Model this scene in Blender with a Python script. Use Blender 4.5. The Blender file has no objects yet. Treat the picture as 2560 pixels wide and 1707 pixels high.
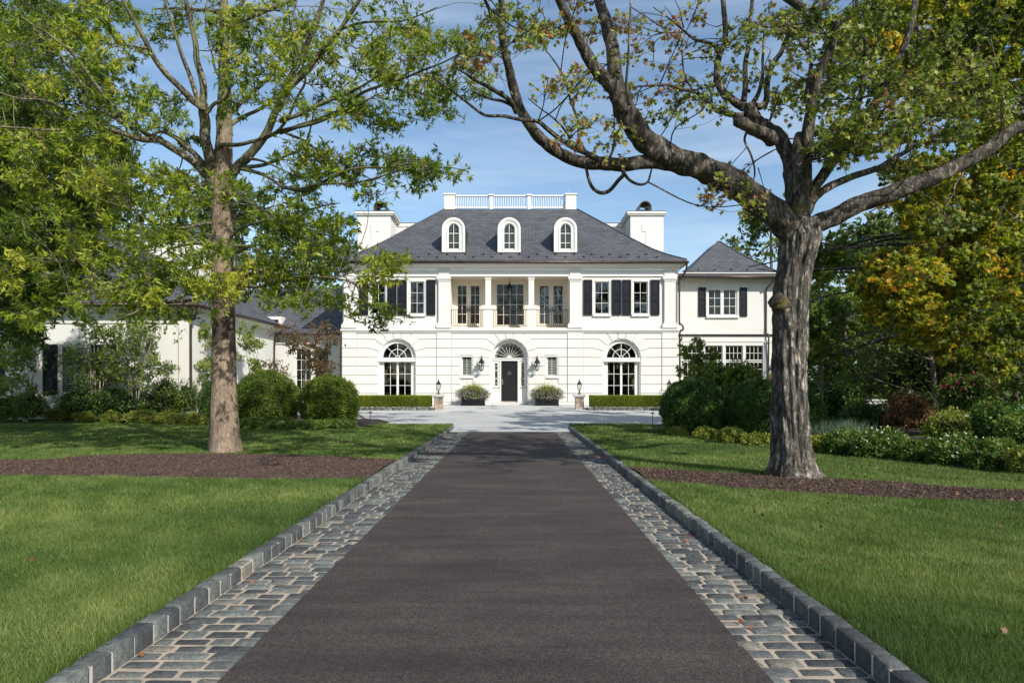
import bpy, math, random
import numpy as np
from mathutils import Vector
R = math.radians
rng = np.random.default_rng(7)
random.seed(7)
scene = bpy.context.scene
COL = scene.collection

# ------------------------------------------------------------------ camera
cam = bpy.data.cameras.new('camera'); camo = bpy.data.objects.new('camera', cam); COL.objects.link(camo)
camo.location = (0, 0, 1.6); camo.rotation_euler = (R(90), 0, 0)
cam.sensor_width = 36; cam.lens = 24.0
cam.shift_x = -8/2560; cam.shift_y = 111.5/2560
cam.clip_end = 3000; cam.clip_start = 0.05
scene.camera = camo
# ------------------------------------------------------------------ light
SUN_EL, SUN_AZ = 37.0, 38.0          # azimuth measured from straight behind the camera towards the right
scene.view_settings.view_transform = 'Standard'; scene.view_settings.look = 'None'
scene.view_settings.gamma = 1; scene.view_settings.exposure = 0.24
w = bpy.data.worlds.new('World'); scene.world = w; w.use_nodes = True
nt = w.node_tree; nt.nodes.clear()
def N(nt, t, **kw):
    n = nt.nodes.new(t)
    for k, v in kw.items(): setattr(n, k, v)
    return n
out = N(nt, 'ShaderNodeOutputWorld'); bg = N(nt, 'ShaderNodeBackground')
sky = N(nt, 'ShaderNodeTexSky', sky_type='NISHITA'); sky.sun_disc = False
sky.sun_elevation = R(SUN_EL); sky.sun_rotation = R(180-SUN_AZ)
sky.air_density = 1.0; sky.dust_density = 0.6; sky.ozone_density = 2.0; sky.altitude = 100
bg.inputs[1].default_value = 0.148
tc = N(nt, 'ShaderNodeTexCoord'); mp = N(nt, 'ShaderNodeMapping')
mp.inputs['Scale'].default_value = (1.5, 2.0, 13.0); mp.inputs['Rotation'].default_value = (0.12, 0.16, 0.2)
n1 = N(nt, 'ShaderNodeTexNoise'); n1.inputs['Scale'].default_value = 1.5; n1.inputs['Detail'].default_value = 5; n1.inputs['Roughness'].default_value = .55
cr = N(nt, 'ShaderNodeValToRGB'); cr.color_ramp.elements[0].position = .42; cr.color_ramp.elements[1].position = .74
cr.color_ramp.elements[1].color = (.40, .40, .40, 1)
mx = N(nt, 'ShaderNodeMix', data_type='RGBA'); mx.inputs[7].default_value = (5.4, 6.0, 6.8, 1)
tint = N(nt, 'ShaderNodeMix', data_type='RGBA', blend_type='MULTIPLY'); tint.inputs[0].default_value = 1; tint.inputs[7].default_value = (.97, 1.0, .965, 1)
L = nt.links.new
L(tc.outputs['Generated'], mp.inputs[0]); L(mp.outputs[0], n1.inputs['Vector']); L(n1.outputs[0], cr.inputs[0])
L(cr.outputs[0], mx.inputs[0]); L(sky.outputs[0], tint.inputs[6]); L(tint.outputs[2], mx.inputs[6])
L(mx.outputs[2], bg.inputs[0]); L(bg.outputs[0], out.inputs[0])
sd = bpy.data.lights.new('sun', 'SUN'); sd.energy = 4.8; sd.angle = R(0.6); sd.color = (1, .95, .865)
so = bpy.data.objects.new('sun', sd); COL.objects.link(so)
sdir = Vector((math.sin(R(SUN_AZ))*math.cos(R(SUN_EL)), -math.cos(R(SUN_AZ))*math.cos(R(SUN_EL)), math.sin(R(SUN_EL))))
so.rotation_euler = sdir.to_track_quat('Z', 'Y').to_euler(); so.location = (20, -20, 30)

# ------------------------------------------------------------------ measuring helpers
K = 1.08844/1707.0
def PX(xd, Y): return (xd-1183.6)*K*Y
def PZ(yd, Y): return 1.6-(yd-886.6)*K*Y
def P3(xd, yd, Y): return np.array([PX(xd, Y), Y, PZ(yd, Y)])
def GY(yd, g=0.0): return (1.6-g)/((yd-886.6)*K)          # distance of a ground point of height g
def ground_z(Y): return 0.0 if Y < 24 else (Y-24)/16.7*0.48 if Y < 40.7 else 0.48

# ------------------------------------------------------------------ objects
def tag(o, label=None, cat=None, group=None, kind=None):
    if label: o['label'] = label
    if cat: o['category'] = cat
    if group: o['group'] = group
    if kind: o['kind'] = kind
    return o
def empty(name, loc, label, cat, group=None):
    o = bpy.data.objects.new(name, None); COL.objects.link(o); o.location = loc
    return tag(o, label, cat, group)
def link_mesh(name, me, mat, parent=None, smooth=False):
    o = bpy.data.objects.new(name, me); COL.objects.link(o)
    if mat is not None: me.materials.append(mat)
    if smooth: me.shade_smooth()
    if parent is not None:
        o.parent = parent
        root = parent
        off = Vector((0, 0, 0))
        while root is not None:
            off += root.location; root = root.parent
        o.location = -off                       # geometry is written in world coordinates
    return o
class MB:
    def __init__(s): s.v = []; s.f = []
    def add(s, vs, fs):
        b = len(s.v); s.v += [tuple(p) for p in vs]; s.f += [tuple(i+b for i in f) for f in fs]; return s
    def box(s, x0, x1, y0, y1, z0, z1):
        vs = [(x0,y0,z0),(x1,y0,z0),(x1,y1,z0),(x0,y1,z0),(x0,y0,z1),(x1,y0,z1),(x1,y1,z1),(x0,y1,z1)]
        return s.add(vs, [(3,2,1,0),(4,5,6,7),(0,1,5,4),(1,2,6,5),(2,3,7,6),(3,0,4,7)])
    def prism(s, poly, y0, y1):                  # polygon in x-z, extruded in y
        n = len(poly)
        a = sum(poly[i][0]*poly[(i+1)%n][1]-poly[(i+1)%n][0]*poly[i][1] for i in range(n))
        if a < 0: poly = poly[::-1]
        vs = [(x, y0, z) for x, z in poly]+[(x, y1, z) for x, z in poly]
        fs = [tuple(range(n)), tuple(range(2*n-1, n-1, -1))]
        fs += [(i, n+i, n+(i+1)%n, (i+1)%n) for i in range(n)]
        return s.add(vs, fs)
    def prismx(s, poly, x0, x1):                 # polygon in y-z, extruded in x
        n = len(poly)
        vs = [(x0, y, z) for y, z in poly]+[(x1, y, z) for y, z in poly]
        return s.add(vs, [tuple(range(n)), tuple(range(2*n-1, n-1, -1))]+[(i, n+i, n+(i+1)%n, (i+1)%n) for i in range(n)])
    def bar(s, x0, z0, x1, z1, wd, y0, y1):
        d = math.hypot(x1-x0, z1-z0) or 1; nx, nz = -(z1-z0)/d*wd/2, (x1-x0)/d*wd/2
        return s.prism([(x0+nx,z0+nz),(x0-nx,z0-nz),(x1-nx,z1-nz),(x1+nx,z1+nz)], y0, y1)
    def arc(s, cx, cz, r0, r1, a0, a1, y0, y1, n=20):
        for i in range(n):
            t0, t1 = R(a0+(a1-a0)*i/n), R(a0+(a1-a0)*(i+1)/n)
            s.prism([(cx+r0*math.cos(t0),cz+r0*math.sin(t0)),(cx+r1*math.cos(t0),cz+r1*math.sin(t0)),
                     (cx+r1*math.cos(t1),cz+r1*math.sin(t1)),(cx+r0*math.cos(t1),cz+r0*math.sin(t1))], y0, y1)
        return s
    def lathe(s, cx, cy, prof, seg=16, sq=False, rot=0):
        b = len(s.v); k = 4 if sq else seg
        for r, z in prof:
            for i in range(k):
                a = 2*math.pi*i/k+(math.pi/4 if sq else 0)+rot
                rr = r*(math.sqrt(2) if sq else 1)
                s.v.append((cx+rr*math.cos(a), cy+rr*math.sin(a), z))
        for j in range(len(prof)-1):
            for i in range(k):
                s.f.append((b+j*k+i, b+j*k+(i+1)%k, b+(j+1)*k+(i+1)%k, b+(j+1)*k+i))
        s.f.append(tuple(b+i for i in range(k))[::-1]); s.f.append(tuple(b+(len(prof)-1)*k+i for i in range(k)))
        return s
    def tube(s, pts, r, seg=8):
        vs, fs = tube_arrays(np.array(pts, float), np.full(len(pts), r) if np.isscalar(r) else np.array(r, float), seg)
        return s.add(vs.tolist(), fs)
    def build(s, name, mat, parent=None, smooth=False):
        me = bpy.data.meshes.new(name); me.from_pydata(s.v, [], s.f); me.update()
        return link_mesh(name, me, mat, parent, smooth)
def tube_arrays(P, rad, seg=8):
    n = len(P); T = np.gradient(P, axis=0); T /= np.linalg.norm(T, axis=1)[:, None]+1e-9
    up = np.array([0.31, 0.17, 0.93]); 
    if abs(T[0] @ up) > .9: up = np.array([1., .1, 0])
    u = np.cross(T[0], up); u /= np.linalg.norm(u)
    V = []; ang = np.arange(seg)*2*np.pi/seg
    for i in range(n):
        u = u-T[i]*(u @ T[i]); u /= np.linalg.norm(u)+1e-9; v = np.cross(T[i], u)
        V.append(P[i]+rad[i]*(np.cos(ang)[:, None]*u+np.sin(ang)[:, None]*v))
    V = np.concatenate(V)
    F = []
    for i in range(n-1):
        for j in range(seg):
            F.append((i*seg+j, i*seg+(j+1)%seg, (i+1)*seg+(j+1)%seg, (i+1)*seg+j))
    F.append(tuple(range((n-1)*seg, n*seg))); F.append(tuple(range(seg-1, -1, -1)))
    return V, F
def spline(P, n=6, radii=None):
    P = np.array(P, float); Q = np.vstack([2*P[0]-P[1], P, 2*P[-1]-P[-2]]); o = []
    for i in range(1, len(Q)-2):
        for t in np.arange(n)/n:
            o.append(.5*((2*Q[i])+(-Q[i-1]+Q[i+1])*t+(2*Q[i-1]-5*Q[i]+4*Q[i+1]-Q[i+2])*t*t+(-Q[i-1]+3*Q[i]-3*Q[i+1]+Q[i+2])*t**3))
    o.append(P[-1]); o = np.array(o)
    if radii is None: return o
    return o, np.interp(np.linspace(0, len(P)-1, len(o)), np.arange(len(P)), radii)
def np_mesh(name, V, sizes, loops, attr=None):
    me = bpy.data.meshes.new(name); V = np.ascontiguousarray(V, np.float32)
    me.vertices.add(len(V)); me.vertices.foreach_set('co', V.ravel())
    me.loops.add(len(loops)); me.loops.foreach_set('vertex_index', np.asarray(loops, np.int32))
    me.polygons.add(len(sizes)); st = np.concatenate([[0], np.cumsum(sizes)[:-1]]).astype(np.int32)
    me.polygons.foreach_set('loop_start', st)
    me.update(calc_edges=True)
    if attr is not None:
        a = me.attributes.new('v', 'FLOAT', 'FACE'); a.data.foreach_set('value', np.asarray(attr, np.float32))
    return me
def waves(P, seed, freq, octv=3):
    """cheap smooth 3-D noise in about -1..1, vectorised"""
    g = np.random.default_rng(seed); s = np.zeros(len(P)); a = 1; tot = 0
    for o in range(octv):
        for _ in range(4):
            k = g.normal(size=P.shape[1]); k /= np.linalg.norm(k); s += a*np.sin(P @ (k*freq*2*np.pi)*1.0+g.uniform(0, 6.28)+1.7*np.sin(P @ (g.normal(size=P.shape[1])*freq*1.3)+g.uniform(0, 6)))
            tot += a*.55
        a *= .5; freq *= 2.1
    return s/tot

# ------------------------------------------------------------------ materials
def mat(name):
    m = bpy.data.materials.new(name); m.use_nodes = True; nt = m.node_tree
    b = nt.nodes['Principled BSDF']; return m, nt, b
def noise(nt, scale, detail=4, rough=.55, vec=None, sc=None):
    n = N(nt, 'ShaderNodeTexNoise'); n.inputs['Scale'].default_value = scale; n.inputs['Detail'].default_value = detail; n.inputs['Roughness'].default_value = rough
    if vec is None: vec = N(nt, 'ShaderNodeTexCoord').outputs['Object']
    if sc:
        m = N(nt, 'ShaderNodeMapping'); m.inputs['Scale'].default_value = sc; nt.links.new(vec, m.inputs[0]); vec = m.outputs[0]
    nt.links.new(vec, n.inputs['Vector']); return n.outputs[0]
def ramp(nt, fac, stops):
    r = N(nt, 'ShaderNodeValToRGB'); e = r.color_ramp.elements
    while len(e) < len(stops): e.new(.5)
    for el, (p, c) in zip(e, stops): el.position = p; el.color = (*c, 1) if len(c) == 3 else c
    nt.links.new(fac, r.inputs[0]); return r.outputs[0]
def mixc(nt, f, a, b, mode='MIX'):
    m = N(nt, 'ShaderNodeMix', data_type='RGBA', blend_type=mode)
    for s, v in ((0, f), (6, a), (7, b)):
        if hasattr(v, 'is_linked') or hasattr(v, 'links'): nt.links.new(v, m.inputs[s])
        else: m.inputs[s].default_value = v if s == 0 else (*v, 1)
    return m.outputs[2]
def bump(nt, b, h, strength=.4, dist=.01):
    n = N(nt, 'ShaderNodeBump'); n.inputs['Strength'].default_value = strength; n.inputs['Distance'].default_value = dist
    nt.links.new(h, n.inputs['Height']); nt.links.new(n.outputs[0], b.inputs['Normal']); return n
def simple(name, c, rough=.6, metal=0, var=.12, nscale=3, bmp=0, bscale=60, spec=.5):
    m, nt, b = mat(name); b.inputs['Roughness'].default_value = rough; b.inputs['Metallic'].default_value = metal
    b.inputs['Specular IOR Level'].default_value = spec
    f = noise(nt, nscale, 5)
    nt.links.new(ramp(nt, f, [(.3, tuple(x*(1-var) for x in c)), (.7, tuple(min(1, x*(1+var)) for x in c))]), b.inputs['Base Color'])
    if bmp: bump(nt, b, noise(nt, bscale, 4), bmp, .01)
    return m
M = {}
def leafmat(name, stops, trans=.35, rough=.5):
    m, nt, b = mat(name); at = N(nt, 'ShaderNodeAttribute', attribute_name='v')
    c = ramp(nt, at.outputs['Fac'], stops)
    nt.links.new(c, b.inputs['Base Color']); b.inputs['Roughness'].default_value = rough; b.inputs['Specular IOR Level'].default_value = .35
    t = N(nt, 'ShaderNodeBsdfTranslucent'); tc_ = mixc(nt, 1.0, c, (1.25, 1.2, .55), 'MULTIPLY'); nt.links.new(tc_, t.inputs[0])
    mxs = N(nt, 'ShaderNodeMixShader'); mxs.inputs[0].default_value = trans
    nt.links.new(b.outputs[0], mxs.inputs[1]); nt.links.new(t.outputs[0], mxs.inputs[2])
    nt.links.new(mxs.outputs[0], nt.nodes['Material Output'].inputs[0]); return m
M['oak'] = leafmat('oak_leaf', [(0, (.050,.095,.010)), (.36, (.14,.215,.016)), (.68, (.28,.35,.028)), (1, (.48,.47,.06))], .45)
M['oak2'] = leafmat('oak_leaf_olive', [(0, (.045,.080,.010)), (.45, (.13,.185,.018)), (.85, (.32,.35,.035)), (1, (.46,.42,.06))], .45)
M['maple'] = leafmat('maple_leaf', [(0, (.065,.105,.018)), (.4, (.19,.25,.035)), (.68, (.36,.38,.09)), (.82, (.24,.17,.06)), (.93, (.20,.09,.045)), (1, (.34,.15,.06))], .38)
M['maple2'] = leafmat('autumn_maple_leaf', [(0, (.06,.090,.012)), (.4, (.18,.235,.022)), (.70, (.36,.39,.04)), (.87, (.58,.46,.04)), (1, (.74,.38,.03))], .46)
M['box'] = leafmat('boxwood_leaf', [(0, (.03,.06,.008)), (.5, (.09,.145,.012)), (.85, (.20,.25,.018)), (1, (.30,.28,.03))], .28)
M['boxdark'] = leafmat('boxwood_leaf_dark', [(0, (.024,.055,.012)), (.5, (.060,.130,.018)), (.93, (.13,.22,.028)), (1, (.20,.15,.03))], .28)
M['hedge'] = leafmat('hedge_leaf', [(0, (.06,.10,.010)), (.5, (.18,.235,.022)), (1, (.36,.40,.04))], .35)
M['shrub'] = leafmat('shrub_leaf', [(0, (.035,.070,.012)), (.5, (.095,.165,.025)), (.9, (.22,.28,.05)), (1, (.32,.30,.09))], .35)
M['gold'] = leafmat('golden_shrub_leaf', [(0, (.06,.09,.015)), (.5, (.19,.23,.03)), (1, (.42,.42,.08))], .3)
M['red'] = leafmat('rust_leaf', [(0, (.05,.06,.02)), (.4, (.16,.10,.04)), (.8, (.30,.12,.06)), (1, (.36,.22,.09))], .35)
M['far'] = leafmat('distant_leaf', [(0, (.05,.085,.025)), (.5, (.12,.18,.045)), (1, (.25,.29,.08))], .4)
M['bluegrass'] = leafmat('blue_grass_blade', [(0, (.07,.12,.08)), (1, (.20,.28,.18))], .3)
M['grass'] = leafmat('lawn_blade', [(0, (.036,.075,.013)), (.4, (.088,.146,.025)), (.75, (.182,.238,.055)), (1, (.34,.33,.13))], .30, .6)
M['garden'] = leafmat('garden_tree_leaf', [(0, (.05,.09,.015)), (.5, (.14,.22,.03)), (1, (.30,.37,.07))], .45)
M['petal'] = leafmat('flower_petal', [(0, (.75,.74,.70)), (1, (.85,.84,.80))], .3)
M['purple'] = leafmat('purple_petal', [(0, (.25,.12,.42)), (.6, (.50,.38,.62)), (1, (.75,.50,.60))], .3)
M['pink'] = leafmat('pink_petal', [(0, (.55,.08,.20)), (1, (.70,.20,.32))], .3)
M['fallen'] = leafmat('fallen_leaf_colour', [(0, (.08,.030,.015)), (.6, (.17,.055,.025)), (1, (.26,.13,.05))], .1)
def stucco():
    m, nt, b = mat('white_stucco'); v = N(nt, 'ShaderNodeTexCoord').outputs['Object']
    f = noise(nt, 1, 6, .65, v, (.5, .5, 1.1)); g = noise(nt, 1, 5, .7, v, (5, 5, .35))
    c = mixc(nt, 1, ramp(nt, f, [(.3, (.645,.63,.585)), (.7, (.70,.685,.645))]), ramp(nt, g, [(.28, (.90,.89,.87)), (.45, (1,1,1))]), 'MULTIPLY')
    nt.links.new(c, b.inputs['Base Color']); b.inputs['Roughness'].default_value = .75; bump(nt, b, noise(nt, 70, 4), .12, .01); return m
M['white'] = stucco()
M['trim'] = simple('white_painted_trim', (.70,.685,.645), .45, var=.02)
M['cream'] = simple('cream_plaster', (.74,.67,.56), .7, var=.02)
M['shutter'] = simple('navy_black_shutter_paint', (.011,.0115,.017), .45, var=.1, spec=.25)
M['black'] = simple('black_painted_metal', (.012,.012,.013), .45, var=.15, spec=.3)
M['door'] = simple('black_door_paint', (.013,.013,.014), .35, var=.1, spec=.3)
M['copper'] = simple('aged_copper', (.075,.048,.042), .42, .55, var=.35, nscale=2.2)
M['iron'] = simple('brown_iron_rail', (.026,.019,.017), .5, .3)
M['brass'] = simple('antique_nickel', (.5,.48,.42), .3, .9)
M['core'] = simple('shaded_twigs', (.018,.022,.010), .95, var=.3, nscale=6, spec=.1)  # solid filler inside foliage, shade between the leaves put into its colour
M['stem'] = simple('pale_stem_bark', (.33,.29,.23), .8, var=.25, nscale=9)
M['twig'] = simple('grey_twig_bark', (.11,.092,.070), .85, var=.3, nscale=9)
M['soil'] = simple('garden_soil', (.022,.014,.010), .95, var=.5, nscale=14, bmp=.8, bscale=40)
M['capstone'] = simple('pale_cap_stone', (.52,.50,.46), .7, var=.1, nscale=8)
M['curtain'] = simple('olive_curtain', (.40,.38,.20), .9, var=.1)
M['lead'] = simple('dark_roof_metal', (.05,.042,.04), .5, .4)
# glass: opaque panes, the dark of unlit rooms put into their colour
def glass(name, base, rough=.03, spec=.5, vary=.6):
    m, nt, b = mat(name); f = noise(nt, 1.7, 3)
    nt.links.new(ramp(nt, f, [(.35, tuple(x*(1-vary) for x in base)), (.7, tuple(x*(1+vary) for x in base))]), b.inputs['Base Color'])
    b.inputs['Roughness'].default_value = rough; b.inputs['Specular IOR Level'].default_value = spec; return m
M['glass'] = glass('dark_window_glass', (.008,.008,.006), vary=.5)
M['glassblue'] = glass('sky_reflecting_glass', (.012,.014,.014), .02, 1.0)
M['louvre'] = simple('louvre_slat_paint', (.36,.42,.36), .5, var=.05)
def clearglass(name, tintc=(.60,.62,.60), refl=.06):
    m = bpy.data.materials.new(name); m.use_nodes = True; nt = m.node_tree; nt.nodes.clear()
    o = N(nt, 'ShaderNodeOutputMaterial'); t = N(nt, 'ShaderNodeBsdfTransparent'); g = N(nt, 'ShaderNodeBsdfGlossy')
    t.inputs[0].default_value = (*tintc, 1); g.inputs['Roughness'].default_value = .03; mxs = N(nt, 'ShaderNodeMixShader'); mxs.inputs[0].default_value = refl
    nt.links.new(t.outputs[0], mxs.inputs[1]); nt.links.new(g.outputs[0], mxs.inputs[2]); nt.links.new(mxs.outputs[0], o.inputs[0]); return m
M['clear'] = clearglass('clear_glass')
M['lampglass'] = clearglass('lantern_glass', (.9,.92,.9), .12)
# slate roof: courses follow the slope's height, joints run along the wall it faces
def slate():
    m, nt, b = mat('slate_roof'); Lk = nt.links.new
    geo = N(nt, 'ShaderNodeNewGeometry'); sp = N(nt, 'ShaderNodeSeparateXYZ'); Lk(geo.outputs['Position'], sp.inputs[0])
    sn = N(nt, 'ShaderNodeSeparateXYZ'); Lk(geo.outputs['True Normal'], sn.inputs[0])
    ax = N(nt, 'ShaderNodeMath', operation='ABSOLUTE'); Lk(sn.outputs[0], ax.inputs[0])
    ay = N(nt, 'ShaderNodeMath', operation='ABSOLUTE'); Lk(sn.outputs[1], ay.inputs[0])
    gt = N(nt, 'ShaderNodeMath', operation='GREATER_THAN'); Lk(ax.outputs[0], gt.inputs[0]); Lk(ay.outputs[0], gt.inputs[1])
    mu = N(nt, 'ShaderNodeMix', data_type='FLOAT'); Lk(gt.outputs[0], mu.inputs[0]); Lk(sp.outputs[0], mu.inputs[2]); Lk(sp.outputs[1], mu.inputs[3])
    cb = N(nt, 'ShaderNodeCombineXYZ'); Lk(mu.outputs[0], cb.inputs[0]); Lk(sp.outputs[2], cb.inputs[1])
    br = N(nt, 'ShaderNodeTexBrick'); Lk(cb.outputs[0], br.inputs['Vector'])
    br.inputs['Scale'].default_value = 1; br.inputs['Brick Width'].default_value = .42; br.inputs['Row Height'].default_value = .15
    br.inputs['Mortar Size'].default_value = .017; br.inputs['Mortar Smooth'].default_value = .1; br.inputs['Bias'].default_value = 0
    br.inputs['Color1'].default_value = (.060,.063,.070,1); br.inputs['Color2'].default_value = (.104,.108,.117,1); br.inputs['Mortar'].default_value = (.016,.017,.021,1)
    c = mixc(nt, .2, br.outputs[0], ramp(nt, noise(nt, .9, 5), [(.3, (.07,.072,.079)), (.7, (.14,.143,.152))]))
    Lk(c, b.inputs['Base Color']); b.inputs['Roughness'].default_value = .55; b.inputs['Specular IOR Level'].default_value = .4
    inv = N(nt, 'ShaderNodeMath', operation='SUBTRACT'); inv.inputs[0].default_value = 1; Lk(br.outputs['Fac'], inv.inputs[1])
    bump(nt, b, inv.outputs[0], .5, .02); return m
M['slate'] = slate()
def stoneattr(name, stops, rough=.75, ns=60):
    m, nt, b = mat(name); at = N(nt, 'ShaderNodeAttribute', attribute_name='v'); c = ramp(nt, at.outputs['Fac'], stops)
    f = noise(nt, ns, 8, .7); c = mixc(nt, 1, c, ramp(nt, noise(nt, 17, 6, .7), [(.35, (.62,.62,.62)), (.65, (1.38,1.38,1.38))]), 'MULTIPLY'); c2 = mixc(nt, .75, c, ramp(nt, f, [(.32, (.45,.45,.45)), (.5, (.95,.95,.95)), (.68, (1.6,1.6,1.6))]), 'MULTIPLY')
    nt.links.new(c2, b.inputs['Base Color']); b.inputs['Roughness'].default_value = rough; bump(nt, b, noise(nt, 45, 8, .7), .9, .012); return m
M['cobble'] = stoneattr('granite_cobble', [(0, (.040,.042,.045)), (.5, (.078,.083,.081)), (.9, (.140,.150,.134)), (1, (.18,.155,.12))])
M['pillarstone'] = stoneattr('fieldstone', [(0, (.16,.12,.10)), (.4, (.30,.22,.17)), (.7, (.33,.30,.27)), (1, (.42,.30,.20))])
def asphalt():
    m, nt, b = mat('asphalt'); v = N(nt, 'ShaderNodeTexCoord').outputs['Object']
    big = noise(nt, .9, 6, .62, v, (.8, 1.6, 1)); fine = noise(nt, 95, 3, .75, v); grit = noise(nt, 38, 4, .8, v); band = noise(nt, 1, 4, .6, v, (.5, 5, 1))
    c = mixc(nt, 1, ramp(nt, big, [(.28, (.034,.026,.0235)), (.5, (.050,.0395,.0365)), (.75, (.072,.058,.053))]), ramp(nt, fine, [(.34, (.35,.35,.35)), (.52, (1,1,1)), (.66, (2.3,2.25,2.2))]), 'MULTIPLY')
    c = mixc(nt, 1, c, ramp(nt, grit, [(.36, (.6,.6,.6)), (.62, (1.35,1.33,1.3))]), 'MULTIPLY'); c = mixc(nt, .6, c, mixc(nt, 1, c, ramp(nt, band, [(.35, (.7,.7,.7)), (.65, (1.3,1.3,1.3))]), 'MULTIPLY'))
    nt.links.new(c, b.inputs['Base Color']); b.inputs['Roughness'].default_value = .85; b.inputs['Specular IOR Level'].default_value = .3
    bump(nt, b, grit, 1, .012); return m
M['asphalt'] = asphalt()
M['mortar'] = simple('sandy_mortar', (.37,.30,.225), .9, var=.15, nscale=5, bmp=.5, bscale=120)
def court():
    m, nt, b = mat('court_paving'); v = N(nt, 'ShaderNodeTexCoord').outputs['Object']
    br = N(nt, 'ShaderNodeTexBrick'); nt.links.new(v, br.inputs['Vector']); br.inputs['Scale'].default_value = 1
    br.inputs['Brick Width'].default_value = .24; br.inputs['Row Height'].default_value = .12; br.inputs['Mortar Size'].default_value = .007
    br.inputs['Color1'].default_value = (.34,.345,.335,1); br.inputs['Color2'].default_value = (.45,.45,.43,1); br.inputs['Mortar'].default_value = (.24,.23,.21,1)
    c = mixc(nt, .6, br.outputs[0], ramp(nt, noise(nt, .7, 5), [(.3, (.36,.36,.35)), (.7, (.50,.50,.48))]))
    nt.links.new(c, b.inputs['Base Color']); b.inputs['Roughness'].default_value = .8; bump(nt, b, noise(nt, 60, 4), .3, .01); return m
M['court'] = court()
M['terrace'] = simple('bluestone_terrace', (.47,.475,.45), .75, var=.1, nscale=1.2, bmp=.2)
def mulch():
    m, nt, b = mat('bark_mulch'); v = N(nt, 'ShaderNodeTexCoord').outputs['Object']
    f = noise(nt, 38, 6, .8, v, (1, 2.2, 1)); g = noise(nt, 1.5, 4)
    c = mixc(nt, 1, ramp(nt, f, [(.3, (.022,.013,.010)), (.5, (.085,.050,.038)), (.72, (.19,.12,.09))]), ramp(nt, g, [(.3, (.8,.8,.8)), (.7, (1.2,1.15,1.1))]), 'MULTIPLY')
    nt.links.new(c, b.inputs['Base Color']); b.inputs['Roughness'].default_value = .95; bump(nt, b, f, 1, .03); return m
M['mulch'] = mulch()
M['kerbmortar'] = simple('pale_kerb_mortar', (.46,.42,.36), .9, var=.15, nscale=6)
def lawnmat():
    m, nt, b = mat('lawn_soil_and_thatch'); f = noise(nt, .45, 5); g = noise(nt, 40, 5, .8)
    c = mixc(nt, 1, ramp(nt, f, [(.3, (.045,.085,.018)), (.55, (.085,.130,.028)), (.75, (.15,.16,.05))]), ramp(nt, g, [(.25, (.4,.4,.35)), (.7, (1.3,1.3,1.2))]), 'MULTIPLY')
    nt.links.new(c, b.inputs['Base Color']); b.inputs['Roughness'].default_value = .95; b.inputs['Specular IOR Level'].default_value = .15; bump(nt, b, g, .8, .03); return m
M['lawn'] = lawnmat()
M['hill'] = simple('far_wooded_hill', (.10,.16,.17), .95, var=.3, nscale=.05, spec=.1)
def bark(name, dark, lite, lichen, sx=9, sz=1.6, dist=.03, bstr=.9, lich=.62, fism=.85, stain=None):
    m, nt, b = mat(name); v = N(nt, 'ShaderNodeTexCoord').outputs['Object']
    f = noise(nt, 1, 6, .62, v, (sx, sx, sz)); f2 = noise(nt, 1, 6, .7, v, (sx*2.6, sx*2.6, sz*2.2)); g = noise(nt, 1.6, 4, .6, v); p = noise(nt, 2.3, 5, .65, v, (1.3, 1.3, .5))
    fis = ramp(nt, f, [(.40, (1,1,1)), (.475, (.10,.10,.10)), (.515, (.10,.10,.10)), (.60, (1,1,1))])
    f3 = noise(nt, 1, 4, .6, v, (sx*2.3, sx*2.3, sz*1.7)); fis = mixc(nt, .8, fis, ramp(nt, f3, [(.43, (1,1,1)), (.485, (.25,.25,.25)), (.51, (.25,.25,.25)), (.56, (1,1,1))]), 'MULTIPLY')
    c = ramp(nt, f2, [(.32, dark), (.52, lite), (.70, tuple(min(1, x*1.5) for x in lite))])
    c = mixc(nt, 1, c, ramp(nt, p, [(.33, (.50,.46,.42)), (.5, (1,1,1)), (.68, (1.55,1.5,1.45))]), 'MULTIPLY')
    c = mixc(nt, fism, c, mixc(nt, 1, c, fis, 'MULTIPLY'))
    if stain:
        sp = N(nt, 'ShaderNodeSeparateXYZ'); nt.links.new(v, sp.inputs[0]); sn = noise(nt, 2.2, 5, .6, v, (1, 1, .8)); md = N(nt, 'ShaderNodeMath', operation='ADD'); nt.links.new(sp.outputs[2], md.inputs[0]); nt.links.new(sn, md.inputs[1]); dv = N(nt, 'ShaderNodeMath', operation='DIVIDE'); nt.links.new(md.outputs[0], dv.inputs[0]); dv.inputs[1].default_value = 8; mm = N(nt, 'ShaderNodeMath', operation='MULTIPLY'); nt.links.new(ramp(nt, dv.outputs[0], [(.30, (0,0,0)), (.38, (1,1,1)), (.50, (1,1,1)), (.60, (0,0,0))]), mm.inputs[0]); nt.links.new(ramp(nt, sn, [(.40, (.15,.15,.15)), (.55, (.85,.85,.85))]), mm.inputs[1])
        c = mixc(nt, mm.outputs[0], c, stain)
    c = mixc(nt, ramp(nt, g, [(lich-.04, (0,0,0)), (lich+.08, (.5,.5,.5))]), c, lichen)
    nt.links.new(c, b.inputs['Base Color']); b.inputs['Roughness'].default_value = .88; b.inputs['Specular IOR Level'].default_value = .2
    h = mixc(nt, .4, fis, f2); bump(nt, b, h, bstr, dist); return m
M['maplebark'] = bark('maple_bark', (.085,.070,.056), (.34,.30,.255), (.24,.21,.10), 7.5, 2.4, .05, .9, .70, .85)
M['limbmaple'] = bark('maple_limb_bark', (.06,.049,.039), (.205,.178,.148), (.20,.17,.05), 8, 2.5, .04, .9, .60)
M['oakbark'] = bark('oak_bark', (.16,.115,.085), (.31,.235,.175), (.22,.19,.13), 20, 7, .012, .6, .62, .35, (.045,.037,.032))
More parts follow.
